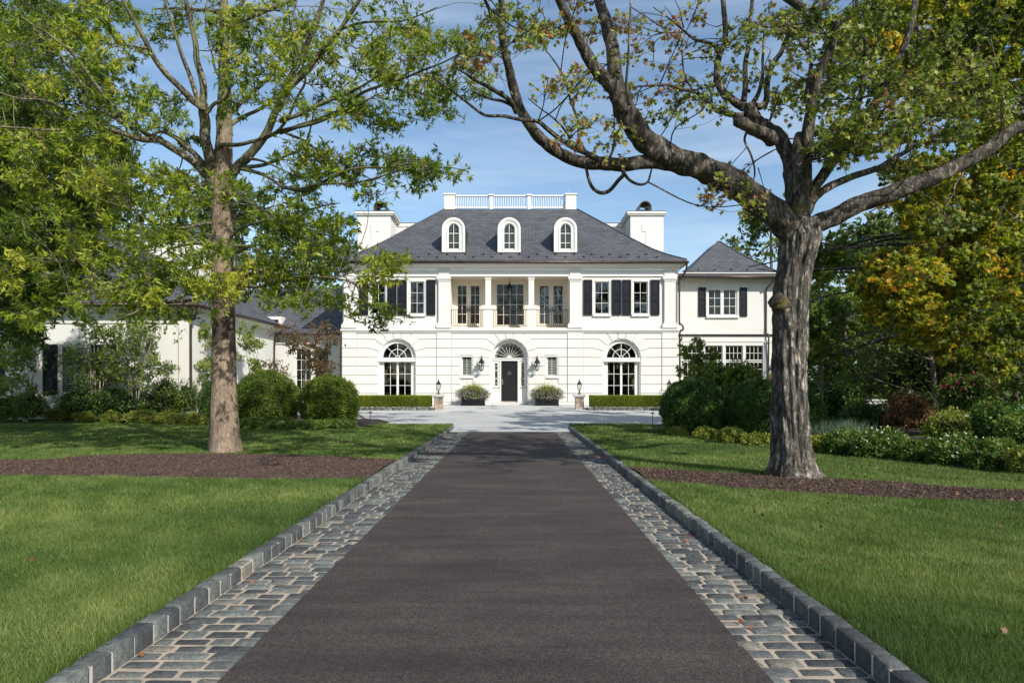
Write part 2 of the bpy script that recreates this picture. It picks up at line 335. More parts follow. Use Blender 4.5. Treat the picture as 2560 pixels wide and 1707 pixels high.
M['limbbark'] = bark('upper_oak_bark', (.085,.075,.050), (.25,.22,.155), (.21,.21,.10), 12, 6, .01, .5, .5)
# =================================================================== GROUND AND DRIVE
def sheet(name, pts, z, m, kind='structure'):
    me = bpy.data.meshes.new(name); vs = [(p[0], p[1], z if len(p) < 3 else p[2]) for p in pts]
    me.from_pydata(vs, [], [tuple(range(len(vs)))]); me.update()
    return tag(link_mesh(name, me, m), kind=kind)
def gridmesh(name, xs, ys, zf, m):
    X, Y = np.meshgrid(xs, ys); Z = zf(X, Y); V = np.stack([X.ravel(), Y.ravel(), Z.ravel()], 1)
    nx = len(xs); i = np.arange(len(ys)-1)[:, None]*nx+np.arange(nx-1)[None]; i = i.ravel()
    F = np.stack([i, i+1, i+1+nx, i+nx], 1)
    return tag(link_mesh(name, np_mesh(name, V, np.full(len(F), 4), F.ravel()), m, smooth=True), kind='structure')
def gz(Y): return np.clip((Y-24)/16.7*.48, 0, .48)
LK, RK = -2.26, 1.97                       # inner faces of the two kerbs
LA, RA = -1.605, 1.39                      # asphalt edges
DY = 23.8                                  # far end of the drive
def sub(a, b, n): return np.linspace(a, b, n)
ys_g = np.concatenate([sub(-30, 40, 60), sub(41, 120, 20), sub(130, 900, 14)])
def far_lawn_z(X, Y):
    return -0.04+gz(Y)*.98-np.clip(Y-75, 0, 900)*.004
gridmesh('ground', np.concatenate([sub(-700, -60, 10), sub(-50, 50, 50), sub(60, 700, 10)]), ys_g, far_lawn_z, M['lawn'])
def lawn_z(X, Y): return .095+.012*np.sin(X*1.3)*np.sin(Y*.9)+gz(Y)*.3+np.clip(np.abs(X+.15)-2.4, 0, .5)*.03
# left and right lawns, standing a kerb's height above the drive
def lawn(name, side):
    xin = LK-.118 if side < 0 else RK+.118
    xs = np.concatenate([[xin], xin+side*np.linspace(.15, 40, 120)]); 
    if side < 0: xs = xs[::-1]
    ys = sub(-2, 26.6, 100)
    o = gridmesh(name, xs, ys, lawn_z, M['lawn']); return o
lawn('lawn', -1); lawn('lawn', 1)
gridmesh('driveway', sub(LA, RA, 30), sub(-2, DY, 120), lambda X, Y: .011+0*X, M['asphalt'])
gridmesh('mortar_bed', sub(LK-.06, LA, 6), sub(-2, DY+.9, 40), lambda X, Y: X*0-.0035, M['mortar'])
gridmesh('mortar_bed', sub(RA, RK+.06, 6), sub(-2, DY+.9, 40), lambda X, Y: X*0-.0035, M['mortar'])
# court in front of the house, rising to the door
gridmesh('courtyard', sub(-11.5, 9.3, 60), sub(DY, 36.5, 60), lambda X, Y: gz(Y)+.010+.012*np.clip((Y-DY)*3, 0, 1), M['court'])
gridmesh('terrace', sub(-10.4, 9.7, 40), sub(33.2, 41.0, 40), lambda X, Y: gz(Y)+.028, M['terrace'])
# mulch rings
def strip_mesh(name, front, back, m, dz=.02, n=60):
    f = spline(front, 10); b = spline(back, 10)
    def res(c, s):
        d = np.concatenate([[0], np.cumsum(np.linalg.norm(np.diff(c, axis=0), axis=1))]); t = np.linspace(0, d[-1], n)
        q = np.stack([np.interp(t, d, c[:, 0]), np.interp(t, d, c[:, 1])], 1); q[:, 1] += .04*waves(q*1.0, s, .8); return q
    f, b = res(f, 3), res(b, 4); T = np.linspace(0, 1, 9)[:, None, None]
    G = f*(1-T)+b*T; V = G.reshape(-1, 2); hump = (np.sin(np.pi*np.linspace(0, 1, 9))[:, None]*np.ones(n)).ravel()
    Z = lawn_z(V[:, 0], V[:, 1])+.004+dz*hump*2
    i = (np.arange(8)[:, None]*n+np.arange(n-1)[None]).ravel(); F = np.stack([i, i+1, i+1+n, i+n], 1)
    V = np.concatenate([V, Z[:, None]], 1)
    return tag(link_mesh(name, np_mesh(name, V, np.full(len(F), 4), F.ravel()), m, smooth=True), kind='structure'), f, b
def G2(xd, yd, g=.1): Y = GY(yd, g); return (PX(xd, Y), Y)
mlf = [(-17, 11.75), G2(0, 1093), G2(400, 1100), G2(700, 1101), (LK-.14, 11.05)]
mlb = [(-21, 14.3), G2(0, 1058), G2(200, 1048), G2(480, 1042), G2(650, 1045), (LK-.14, GY(1056, .1))]
_, MLF, MLB = strip_mesh('mulch_bed', mlf, mlb, M['mulch'])
mrf = [(RK+.14, GY(1104, .1)), G2(1560, 1110), G2(1800, 1129), G2(2352, 1158), (13, 8.0)]
mrb = [(RK+.14, GY(1072, .1)), G2(1560, 1083), G2(1750, 1095), G2(2000, 1106), G2(2352, 1130), (13.5, 9.3)]
_, MRF, MRB = strip_mesh('mulch_bed', mrf, mrb, M['mulch'])
# planting beds (soil) behind the lawns
BLF = [(-40, 33.0), G2(0, 962), G2(300, 971), G2(560, 981), G2(820, 982), (-5.2, 27.0)]
BRF = [(5.0, 25.2), G2(1640, 995), G2(1780, 1036), G2(2060, 1056), G2(2352, 1087), (14.5, 8.5)]
def soil(name, front, back):
    f = spline(front, 8)[:, :2]; b = spline(back, 8)[:, :2]; n = 50
    rs = lambda c: np.stack([np.interp(np.linspace(0, len(c)-1, n), np.arange(len(c)), c[:, k]) for k in (0, 1)], 1)
    f, b = rs(f), rs(b); T = np.linspace(0, 1, 6)[:, None, None]; V = (f*(1-T)+b*T).reshape(-1, 2)
    Z = .118+gz(V[:, 1])*.55+.03*waves(V, 9, .4); i = (np.arange(5)[:, None]*n+np.arange(n-1)[None]).ravel()
    F = np.stack([i, i+1, i+1+n, i+n], 1)
    return tag(link_mesh(name, np_mesh(name, np.concatenate([V, Z[:, None]], 1), np.full(len(F), 4), F.ravel()), M['soil'], smooth=True), kind='structure')
soil('planting_bed', BLF, [(-40, 45), (-30, 45), (-14, 42), (-9, 36), (-6.5, 30), (-5.0, 27.6)])
soil('planting_bed', BRF, [(5.6, 26), (8, 32), (14, 40), (24, 34), (28, 20), (26, 9)])

# stones: rounded blocks, one face colour per stone
def stones(name, cells, m, top_in=.014, seed=1, dome=.006, jit=.004):
    """cells: (x0,x1,y0,y1,z0,z1) -> blocks with worn corners and a slightly domed top"""
    g = np.random.default_rng(seed); V = []; S = []; Lp = []; A = []; b = 0
    ang = [(.05, 0), (.95, 0), (1, .10), (1, .90), (.95, 1), (.05, 1), (0, .90), (0, .10)]
    for (x0, x1, y0, y1, z0, z1) in cells:
        j = g.normal(0, jit, (8, 2)); wx, wy = x1-x0, y1-y0; c = np.array([(x0+x1)/2, (y0+y1)/2])
        p = np.array([(x0+a*wx, y0+bb*wy) for a, bb in ang])+j
        tz = z1+g.normal(0, .0025); tilt = g.normal(0, .007, 2)
        top = c+(p-c)*(1-top_in*2/np.array([wx, wy]))
        def zt(q, off): return tz+off+(q-c)@tilt
        V += [(*q, z0) for q in p]+[(q[0], q[1], zt(q, -top_in*.9)) for q in p]+[(q[0], q[1], zt(q, 0)) for q in top]+[(c[0], c[1], tz+dome)]
        a = g.random()
        for k in range(8):
            k2 = (k+1)%8
            Lp += [b+k, b+k2, b+8+k2, b+8+k, b+8+k, b+8+k2, b+16+k2, b+16+k]; S += [4, 4]
            Lp += [b+16+k, b+16+k2, b+24]; S += [3]; A += [a]*3
        b += 25
    return np_mesh(name, np.array(V), np.array(S), np.array(Lp), A)
def strip_cells(xa, xb, seed):
    g = np.random.default_rng(seed); y = -1.9; cells = []
    while y < DY+.75:
        d = g.uniform(.112, .148); xs = [xa]
        off = g.uniform(.10, .26); x = xa+off
        while x < xb-.09: xs.append(x); x += g.uniform(.16, .30)
        xs.append(xb); gp = .0075
        for a, bb in zip(xs[:-1], xs[1:]):
            if bb-a > .05: cells.append((a+gp, bb-gp, y+gp+g.normal(0, .003), y+d-gp+g.normal(0, .003), -.06, .0045))
        y += d
    return cells
tag(link_mesh('cobble_strip', stones('cobble_strip', strip_cells(LK, LA+.05, 3), M['cobble'], seed=3), M['cobble']), kind='structure')
tag(link_mesh('cobble_strip', stones('cobble_strip', strip_cells(RA-.05, RK, 4), M['cobble'], seed=4), M['cobble']), kind='structure')
def kerb_cells(x0, x1, seed, y0=-1.9, y1=25.4, h=.118):
    g = np.random.default_rng(seed); y = y0; c = []
    while y < y1:
        d = g.uniform(.15, .25); c.append((x0, x1, y+.006, y+d-.006, -.05, h+g.normal(0, .004))); y += d
    return c
for x0, x1, sdn in ((LK-.122, LK, 5), (RK, RK+.122, 6)):
    tag(link_mesh('kerb', stones('kerb', kerb_cells(x0, x1, sdn), M['cobble'], top_in=.014, seed=sdn, dome=.004, jit=.0018), M['cobble']), kind='structure')
    MB().box(x0+.006, x1-.006, -1.9, 25.4, -.05, .1035).build('kerb_mortar', M['kerbmortar'])['kind'] = 'structure'
# drain grates let into the cobbles
def grate(x0, x1, yc, label):
    t = empty('drain_grate', ((x0+x1)/2, yc, .008), label, 'drain', 'drain grates in the cobbled edges of the drive')
    mb = MB().box(x0, x1, yc-.17, yc-.15, .004, .020).box(x0, x1, yc+.15, yc+.17, .004, .020)
    mb.box(x0, x0+.02, yc-.15, yc+.15, .004, .020).box(x1-.02, x1, yc-.15, yc+.15, .004, .020); mb.build('frame', M['rustiron'], t)
    mb = MB()
    for i in range(9):
        x = x0+.04+i*(x1-x0-.08)/8; mb.box(x-.009, x+.009, yc-.149, yc+.149, .006, .016)
    mb.build('grille', M['rustiron'], t)
M['rustiron'] = simple('rusty_iron', (.16,.065,.045), .8, .2, var=.3, nscale=12)
grate(-2.12, -1.70, 16.1, 'rusty iron drain grate in the cobbles left of the asphalt')
grate(1.50, 1.92, 15.4, 'rusty iron drain grate in the cobbles right of the asphalt')

# =================================================================== THE HOUSE
FY = 40.7; KF = K*FY; Z0 = .48
def fx(xd): return (xd-1183.6)*KF
def fz(yd): return 1.6-(yd-886.6)*KF
AX = fx(1170.2)
house = empty('house', (AX, FY, Z0), 'large white stucco mansion with arched ground floor windows, slate roof and rooftop balustrade', 'house')
def inset_poly(poly, d):
    n = len(poly); a = sum(poly[i][0]*poly[(i+1)%n][1]-poly[(i+1)%n][0]*poly[i][1] for i in range(n))
    if a < 0: poly = poly[::-1]
    o = []
    for i in range(n):
        p0, p1, p2 = np.array(poly[i-1]), np.array(poly[i]), np.array(poly[(i+1)%n])
        e1 = p1-p0; e2 = p2-p1; e1 /= np.linalg.norm(e1)+1e-9; e2 /= np.linalg.norm(e2)+1e-9
        n1 = np.array([-e1[1], e1[0]]); n2 = np.array([-e2[1], e2[0]]); den = 1+n1@n2
        o.append(tuple(p1+(n1+n2)/max(den, .3)*d))
    return o
ZS = fz(762.5)                                   # underside of the string course
GRO = [fz(y) for y in (778.9, 799.6, 820.3, 841.0, 861.7, 882.4, 903.1, 923)]
zsp = fz(821.0); RO = 42.5*KF                    # spring line and radius of the arches
wall = MB(); pan = MB()
def arcpts(cx, r, a0, a1, n):
    return [(cx+r*math.cos(R(a0+(a1-a0)*i/n)), zsp+r*math.sin(R(a0+(a1-a0)*i/n))) for i in range(n+1)]
def halfbay(cx, xe, s, holes=(), ro=RO):
    """wall and rusticated blocks of half a bay: cx = arch centre, xe = outer edge, s = side (+1 / -1)"""
    fl = lambda poly: [(cx+s*(x-cx), z) for x, z in poly]
    W = abs(xe-cx)
    # backing wall with the arched opening cut out
    xh = min([abs(h[0]-cx) for h in holes]+[abs(h[1]-cx) for h in holes]+[W])
    wall.prism(fl([(cx, ZS+.2), (cx+xh, ZS+.2), (cx+xh, Z0-.3), (cx+ro-.03, Z0-.3)]+arcpts(cx, ro-.03, 0, 90, 18)), FY, FY+.42)
    for h in holes:
        a, b = sorted((abs(h[0]-cx), abs(h[1]-cx)))
        wall.prism(fl([(cx+a, ZS+.2), (cx+b, ZS+.2), (cx+b, h[3]), (cx+a, h[3])]), FY, FY+.42)
        wall.prism(fl([(cx+a, h[2]), (cx+b, h[2]), (cx+b, Z0-.3), (cx+a, Z0-.3)]), FY, FY+.42)
        wall.prism(fl([(cx+b, ZS+.2), (cx+W, ZS+.2), (cx+W, Z0-.3), (cx+b, Z0-.3)]), FY, FY+.42)
    rr = ro+.004
    def blk(poly): pan.prism(fl(inset_poly(poly, .022)), FY-.050, FY+.005)
    def on(t): return (cx+rr*math.cos(R(t)), zsp+rr*math.sin(R(t)))
    def top(t): u = (ZS-zsp)/math.tan(R(t)) if t < 89.9 else 0; return (cx+u, ZS)
    t1, t2, r1, r2 = 39.5, 19.5, 58.5, 80.0
    b1 = (cx+52.1*KF, GRO[0]); b2 = (cx+64.8*KF, GRO[1])
    blk([(cx-.0221, zsp+rr)]+[(cx-.0221, ZS), top(r2)]+arcpts(cx, rr, r2, 90, 4)[:-1])
    blk([top(r2), top(r1)]+arcpts(cx, rr, r1, r2, 6))
    blk([top(r1), (cx+W, ZS), (cx+W, GRO[0]), b1]+arcpts(cx, rr, t1, r1, 5))
    blk([(cx+W, GRO[0]), (cx+W, GRO[1]), b2]+arcpts(cx, rr, t2, t1, 5)+[b1])
    blk([(cx+W, GRO[1]), (cx+W, GRO[2])]+arcpts(cx, rr, 0, t2, 5)+[b2])
    for i in range(2, 7):
        za, zb = GRO[i], GRO[i+1]; segs = [(rr, W)]
        for h in holes:
            m = .06; a, b = sorted((abs(h[0]-cx), abs(h[1]-cx)))
            if h[2]-m < za and h[3]+m > zb: segs = [(rr, a-m), (b+m, W)]
        for a, b in segs: blk([(cx+a, za), (cx+b, za), (cx+b, zb), (cx+a, zb)])
wx0, wx1, wz0, wz1 = 1256.5, 1279.5, fz(863.5), fz(815.5)      # little louvred windows beside the door
hole_r = (fx(wx0), fx(wx1), wz0, wz1); hole_l = (2*AX-fx(wx1), 2*AX-fx(wx0), wz0, wz1)
xl0, xl1, xl2 = 820, 1004, 1037; xr0, xr1, xr2 = 1304, 1340, 1520.5
CL, CR = fx(912.4), fx(1428.2)
halfbay(CL, fx(xl0), -1); halfbay(CL, fx(xl1), 1)
halfbay(AX, fx(xl2), -1, [hole_l]); halfbay(AX, fx(xr0), 1, [hole_r])
halfbay(CR, fx(xr1), -1); halfbay(CR, fx(xr2), 1)
# pilaster strips of the ground floor
SX0, SX1 = fx(787), fx(1557)
for a, b in ((787, xl0), (xl1, xl2), (xr0, xr1), (xr2, 1557)):
    wall.box(fx(a), fx(b), FY-.05, FY+.42, Z0-.3, ZS+.2)
    zz = [ZS]+GRO
    for i in range(8):
        pan.box(fx(a)-.0, fx(b)+.0, FY-.100, FY-.049, zz[i+1]+.022, zz[i]-.022)
wall.box(SX0, CL-RO-.0, FY-.075, FY, Z0-.3, GRO[7]); 
for a, b in ((CL+RO, AX-RO), (AX+RO, CR-RO), (CR+RO, SX1)): wall.box(a, b, FY-.075, FY, Z0-.3, GRO[7])
pan.build('rusticated_block_facing', M['white'], house)
# string course
wall.box(SX0-.03, SX1+.03, FY-.12, FY+.05, fz(760), fz(764)); wall.box(SX0-.09, SX1+.09, FY-.19, FY+.05, fz(756.2), fz(760)-.0)
wall.box(SX0-.05, SX1+.05, FY-.14, FY+.05, fz(753.5), fz(756.2))
# side and back walls
ZE = 8.9
for x in (SX0, SX1-.4): wall.box(x, x+.4, FY+.42, FY+14, Z0-.3, ZE)
wall.box(SX0, SX1, FY+13.6, FY+14, Z0-.31, ZE)
# upper wall left and right of the loggia, with window holes
UY = FY+.03; ZU0, ZU1 = fz(753.5), fz(618)
W1, W2 = 1382.9, 1471.8; WH = 17.2; wy0, wy1 = fz(721.5), fz(646.0)
LX0, LX1 = fx(1034.5), fx(1307)
def holed(mb, x0, x1, z0, z1, holes, y0, y1):
    holes = sorted(holes); x = x0
    for hx0, hx1, hz0, hz1 in holes:
        mb.box(x, hx0, y0, y1, z0, z1); mb.box(hx0, hx1, y0, y1, z0, hz0); mb.box(hx0, hx1, y0, y1, hz1, z1); x = hx1
    mb.box(x, x1, y0, y1, z0, z1)
mir = lambda xd: 2*1170.2-xd
holed(wall, LX1, SX1, ZU0, ZU1, [(fx(c-WH), fx(c+WH), wy0, wy1) for c in (W1, W2)], UY, UY+.35)
holed(wall, SX0, LX0, ZU0, ZU1, [(fx(c-WH), fx(c+WH), wy0, wy1) for c in (mir(W2), mir(W1))], UY, UY+.35)
wall.build('wall', M['white'], house)
# loggia: back wall, side walls, ceiling, floor
lg = MB(); LY = FY+1.55
dz0, dz1 = PZ(748, LY), PZ(651, LY)
lh = [(PX(1046.5, LY), PX(1106.5, LY), dz0, dz1), (PX(1139.5, LY), PX(1204.5, LY), dz0, dz1), (PX(1235, LY), PX(1298, LY), dz0, dz1)]
holed(lg, LX0-.3, LX1+.3, ZU0-.3, ZU1, lh, LY, LY+.3)
lg.box(LX0-.35, LX0, UY+.35, LY, ZU0, ZU1); lg.box(LX1, LX1+.35, UY+.35, LY, ZU0, ZU1)
lg.box(LX0, LX1, FY+.2, LY, fz(633), ZU1); lg.box(LX0, LX1, FY+.05, LY, ZU0-.3, fz(752.5))
lg.build('loggia_wall', M['cream'], house)
# entablature
en = MB()
en.box(SX0-.02, SX1+.02, FY-.05, FY+.5, fz(634.8), fz(622)); en.box(SX0-.06, SX1+.06, FY-.10, FY+.5, fz(622), fz(619))
en.box(SX0, SX0+.5, FY+.5, FY+14, fz(634.8), fz(619)); en.box(SX1-.5, SX1, FY+.5, FY+14, fz(634.8), fz(619))
prof = [(.07, 619), (.12, 616.5), (.24, 613), (.36, 609), (.41, 606.5), (.41, 602)]
for i in range(5):
    d0, y0 = prof[i]; d1, y1 = prof[i+1]; a = (SX0-d0, SX1+d0, FY-d0, FY+14+d0); b = (SX0-d1, SX1+d1, FY-d1, FY+14+d1)
    vs = [(a[0],a[2],fz(y0)),(a[1],a[2],fz(y0)),(a[1],a[3],fz(y0)),(a[0],a[3],fz(y0)),(b[0],b[2],fz(y1)),(b[1],b[2],fz(y1)),(b[1],b[3],fz(y1)),(b[0],b[3],fz(y1))]
    en.add(vs, [(0,1,5,4),(1,2,6,5),(2,3,7,6),(3,0,4,7)])
en.build('cornice', M['trim'], house)
# pilasters of the upper floor
def pilaster(xd0, xd1, cap=True):
    p = MB(); a, b = fx(xd0), fx(xd1)
    p.box(a, b, FY-.13, FY+.05, fz(745), fz(642)); p.box(a-.13, b+.13, FY-.21, FY+.05, ZU0, fz(745.5)); 
    p.prism([(a-.10, fz(745.5)), (a-.002, fz(739)), (b+.002, fz(739)), (b+.10, fz(745.5))], FY-.17, FY+.0)
    p.box(a-.03, b+.03, FY-.155, FY+.05, fz(648), fz(646)); p.box(a-.10, b+.10, FY-.21, FY+.05, fz(642), fz(635.5)); p.box(a-.05, b+.05, FY-.17, FY+.05, fz(644.5), fz(642))
    p.box(a, b, FY-.115, FY-.04, fz(635.4), fz(622)); p.box(a-.04, b+.04, FY-.16, FY+.0, fz(622), fz(619.1))
    p.build('pilaster', M['white'], house)
for a, b in ((1525.6, 1550), (1309, 1333), (1008, 1032), (791, 815)): pilaster(a, b)
# loggia columns on pedestals
for c in (1220.8, 1121.4):
    x = fx(c); p = MB(); h = 6.4*KF
    p.box(x-h, x+h, FY+.05, FY+.05+2*h, fz(706), fz(642)); p.box(x-h-.05, x+h+.05, FY+.0, FY+.1+2*h, fz(638), fz(633.2)); p.box(x-h-.025, x+h+.025, FY+.025, FY+.075+2*h, fz(641.5), fz(638))
    p.prism([(x-h-.09, fz(707)), (x-h, fz(699)), (x+h, fz(699)), (x+h+.09, fz(707))], FY+.045, FY+.1+2*h)
    q = 10.2*KF; c_ = p.build('column', M['white'], house)
    d = MB().box(x-q, x+q, FY-.02, FY+.42, ZU0, fz(710)); d.box(x-q-.05, x+q+.05, FY-.07, FY+.47, fz(710), fz(706.2))
    d.box(x-q+.07, x-q+.085, FY-.03, FY-.018, fz(745), fz(714)); d.box(x+q-.085, x+q-.07, FY-.03, FY-.018, fz(745), fz(714)); d.box(x-q+.07, x+q-.07, FY-.03, FY-.018, fz(745.5), fz(744.9)); d.box(x-q+.07, x+q-.07, FY-.03, FY-.018, fz(714), fz(713.4))
    d.build('pedestal', M['white'], house)
# iron railings between pedestals
for a, b in ((1034.5, 1110.5), (1132, 1210), (1232, 1307)):
    x0, x1 = fx(a), fx(b); r = MB(); y = FY+.22
    r.box(x0, x1, y-.018, y+.018, fz(711.5), fz(710.2)); r.box(x0, x1, y-.014, y+.014, fz(748.5), fz(747.6))
    n = 15
    for i in range(n+1): xx = x0+.05+(x1-x0-.1)*i/n; r.box(xx-.014, xx+.014, y-.012, y+.012, fz(747.6), fz(711.5))
    r.build('balcony_railing', M['iron'], house)
# ---- windows
def window(parent, name, x0, x1, z0, z1, Y, cols, rows, fr=.06, mu=.022, dep=.07, gm=None, sill=True, sash=1, label=None, fm=None):
    f = MB(); y0, y1 = Y-dep/2, Y+dep/2; W = (x1-x0)/sash
    for s in range(sash):
        a, b = x0+s*W, x0+(s+1)*W
        f.box(a, a+fr, y0, y1, z0, z1); f.box(b-fr, b, y0, y1, z0, z1); f.box(a+fr, b-fr, y0, y1, z1-fr, z1); f.box(a+fr, b-fr, y0, y1, z0, z0+fr)
        for i in range(1, cols): x = a+fr+(b-a-2*fr)*i/cols; f.box(x-mu/2, x+mu/2, y0+.012, y1-.02, z0+fr, z1-fr)
        for j in range(1, rows): z = z0+fr+(z1-z0-2*fr)*j/rows; f.box(a+fr, b-fr, y0+.015, y1-.017, z-mu/2, z+mu/2)
    w_ = f.build(name, fm or M['trim'], parent); 
    if label: w_['label'] = label
    MB().box(x0+.01, x1-.01, Y+.005, Y+.02, z0+.01, z1-.01).build('pane', gm or M['glass'], w_)
    if sill: MB().box(x0-.09, x1+.09, Y-.22, Y+.03, z0-.13, z0-.002).build('sill', M['trim'], w_)
    return w_
def shutter(parent, x0, x1, z0, z1, Y):
    s = MB(); st = .065; H = z1-z0; y0, y1 = Y-.055, Y
    s.box(x0, x0+st, y0, y1, z0, z1); s.box(x1-st, x1, y0, y1, z0, z1)
    rails = [z0, z0+.09, z0+H*.385, z0+H*.385+.06, z0+H*.575, z0+H*.575+.06, z1-.08, z1]
    for i in range(0, 8, 2): s.box(x0+st, x1-st, y0+.0, y1, rails[i], rails[i+1])
    for i in (1, 3, 5):
        s.box(x0+st, x1-st, y1-.02, y1-.001, rails[i], rails[i+1]); g = .045
        s.box(x0+st+g, x1-st-g, y1-.034, y1-.019, rails[i]+g, rails[i+1]-g)
    s.build('shutter', M['shutter'], parent)
UW = FY+.13
for c in (W1, W2, mir(W1), mir(W2)):
    window(house, 'window', fx(c-WH), fx(c+WH), wy0, wy1, UW, 2, 3, gm=M['clear'])
    d = abs(c-1170.2)
for xd0, xd1 in ((1340, 1360.4), (1405.8, 1426.5), (1429.2, 1449.7), (1494.4, 1514.9)):
    for a, b in ((xd0, xd1), (mir(xd1), mir(xd0))): shutter(house, fx(a), fx(b), fz(723.7), fz(642.7), FY+.0)
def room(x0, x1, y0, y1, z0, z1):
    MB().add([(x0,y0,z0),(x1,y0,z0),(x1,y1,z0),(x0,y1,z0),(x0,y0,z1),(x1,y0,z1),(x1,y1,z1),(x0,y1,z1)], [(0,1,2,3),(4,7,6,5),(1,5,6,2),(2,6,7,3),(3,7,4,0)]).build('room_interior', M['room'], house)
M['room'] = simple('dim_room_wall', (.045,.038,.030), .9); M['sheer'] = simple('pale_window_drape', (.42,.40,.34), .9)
room(fx(mir(1500)), fx(mir(1350)), UY+.36, UY+4, ZU0, ZU1-.2); room(fx(1350), fx(1500), UY+.36, UY+4, ZU0, ZU1-.2)
for c, s in ((mir(W1), -1), (W2, 1), (mir(W2), 1)):
    d = MB()
    for j in range(4): d.tube([(fx(c)+s*(.40-j*.05), UY+.42+.02*(j%2), wy1), (fx(c)+s*(.40-j*.045), UY+.43, wy0)], [.03, .035], 6)
    d.build('curtain', M['sheer'], house, True)
# loggia doors and the middle window
for i, (a, b, z0, z1) in enumerate(lh):
    if i == 1: window(house, 'window', a, b, z0, z1, LY+.08, 4, 4, fr=.06, mu=.028, sill=False, label='tall many paned loggia window', fm=M['cream'])
    else:
        wd = window(house, 'french_door', a, b, z0, z1, LY+.08, 2, 4, fr=.14, mu=.026, sill=False, sash=2, gm=M['glassblue'] if i == 2 else M['glass'], fm=M['cream'])
        for s in (-1, 1):
            xm = (a+b)/2+s*.075; MB().box(xm-.018, xm+.018, LY-.04, LY+.04, PZ(716, LY), PZ(705, LY)).build('handle', M['iron'], wd)
# arched ground floor windows with real rooms behind
def archwin(cx, stair):
    Y = FY+.20; r = 33.4*KF; f = MB(); zt, zb = fz(831), fz(914)+.0
    f.arc(cx, zsp, r, RO-.028, 0, 180, Y-.05, Y+.06, 28); f.box(cx-RO+.03, cx+RO-.03, Y-.03, Y+.06, fz(829.5), zsp); 
    MB().box(cx-RO+.0, cx+RO-.0, FY-.07, FY+.17, fz(830.5), fz(828)).box(cx-RO+.034, cx+RO-.034, FY-.03, FY+.17, fz(828), zsp-.02).build('transom', M['trim'], house)
    for t in (45, 90, 135): f.bar(cx+.10*math.cos(R(t)), zsp+.10*math.sin(R(t)), cx+r*math.cos(R(t)), zsp+r*math.sin(R(t)), .034, Y-.02, Y+.035)
    f.arc(cx, zsp, .085, .125, 0, 180, Y-.015, Y+.033, 12); f.arc(cx, zsp, r*.56, r*.56+.038, 0, 180, Y-.013, Y+.031, 22)
    w_ = f.build('arched_window', M['trim'], house)
    MB().prism([(cx-r, zsp)]+[(cx+(r+.01)*math.cos(R(180-i*9)), zsp+(r+.01)*math.sin(R(180-i*9))) for i in range(21)]+[(cx+r, zsp)], Y+.01, Y+.018).build('pane', M['clear'], w_)
    MB().box(cx-RO+.03, cx-r, Y-.04, Y+.06, Z0, fz(829.5)).build('door_jamb', M['trim'], house); MB().box(cx+r, cx+RO-.03, Y-.04, Y+.06, Z0, fz(829.5)).build('door_jamb', M['trim'], house)
    MB().box(cx-r, cx+r, Y-.03, Y+.04, Z0, fz(914.2)).build('door_bottom_panel', M['trim'], house)
    dd = window(house, 'french_door', cx-r, cx+r, fz(914), fz(829.6), Y+.005, 2, 3, fr=.062, mu=.026, sash=2, gm=M['clear'], sill=False)
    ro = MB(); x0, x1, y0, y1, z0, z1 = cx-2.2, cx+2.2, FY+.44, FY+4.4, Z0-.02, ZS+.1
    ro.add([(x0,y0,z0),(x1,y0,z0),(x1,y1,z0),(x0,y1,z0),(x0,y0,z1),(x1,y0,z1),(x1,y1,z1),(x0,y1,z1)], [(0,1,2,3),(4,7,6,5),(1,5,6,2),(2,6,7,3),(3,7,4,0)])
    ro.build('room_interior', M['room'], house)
    cu = MB()
    for s in (-1, 1):
        for j in range(5):
            u = .06+j*.035; cu.tube([(cx+s*(r-u), FY+.42+.02*(j%2), zsp-.2), (cx+s*(r-u+.02), FY+.43, zsp-1.0), (cx+s*(r-u*.5), FY+.43, zsp-1.6)], [.022, .028, .014], 6)
        cu.tube([(cx+s*.05, FY+.5, zsp+r*.62), (cx+s*.30, FY+.5, zsp+.12), (cx+s*.62, FY+.5, zsp-.04)], [.02, .055, .03], 8)
    cu.build('curtain', M['curtain'], house, smooth=True)
    if stair:
        s = MB(); Ys = FY+2.0
        s.prism([(cx-1.0, fz(838)), (cx-.75, fz(838)), (cx+1.3, fz(905)), (cx+1.3, fz(930)), (cx+.9, fz(912)), (cx-1.0, fz(851))], Ys, Ys+.9)
        s.prism([(cx-.2, fz(830)), (cx+1.5, fz(830)), (cx+1.5, fz(880)), (cx+.1, fz(850))], Ys+.92, Ys+1.0)
        for i in range(6): s.box(cx+.15+i*.15, cx+.17+i*.15, Ys-.05, Ys-.03, fz(858), fz(832))
        s.build('staircase', M['roompale'], house)
M['roompale'] = simple('pale_stair_plaster', (.42,.44,.38), .8)
archwin(CL, False); archwin(CR, True)
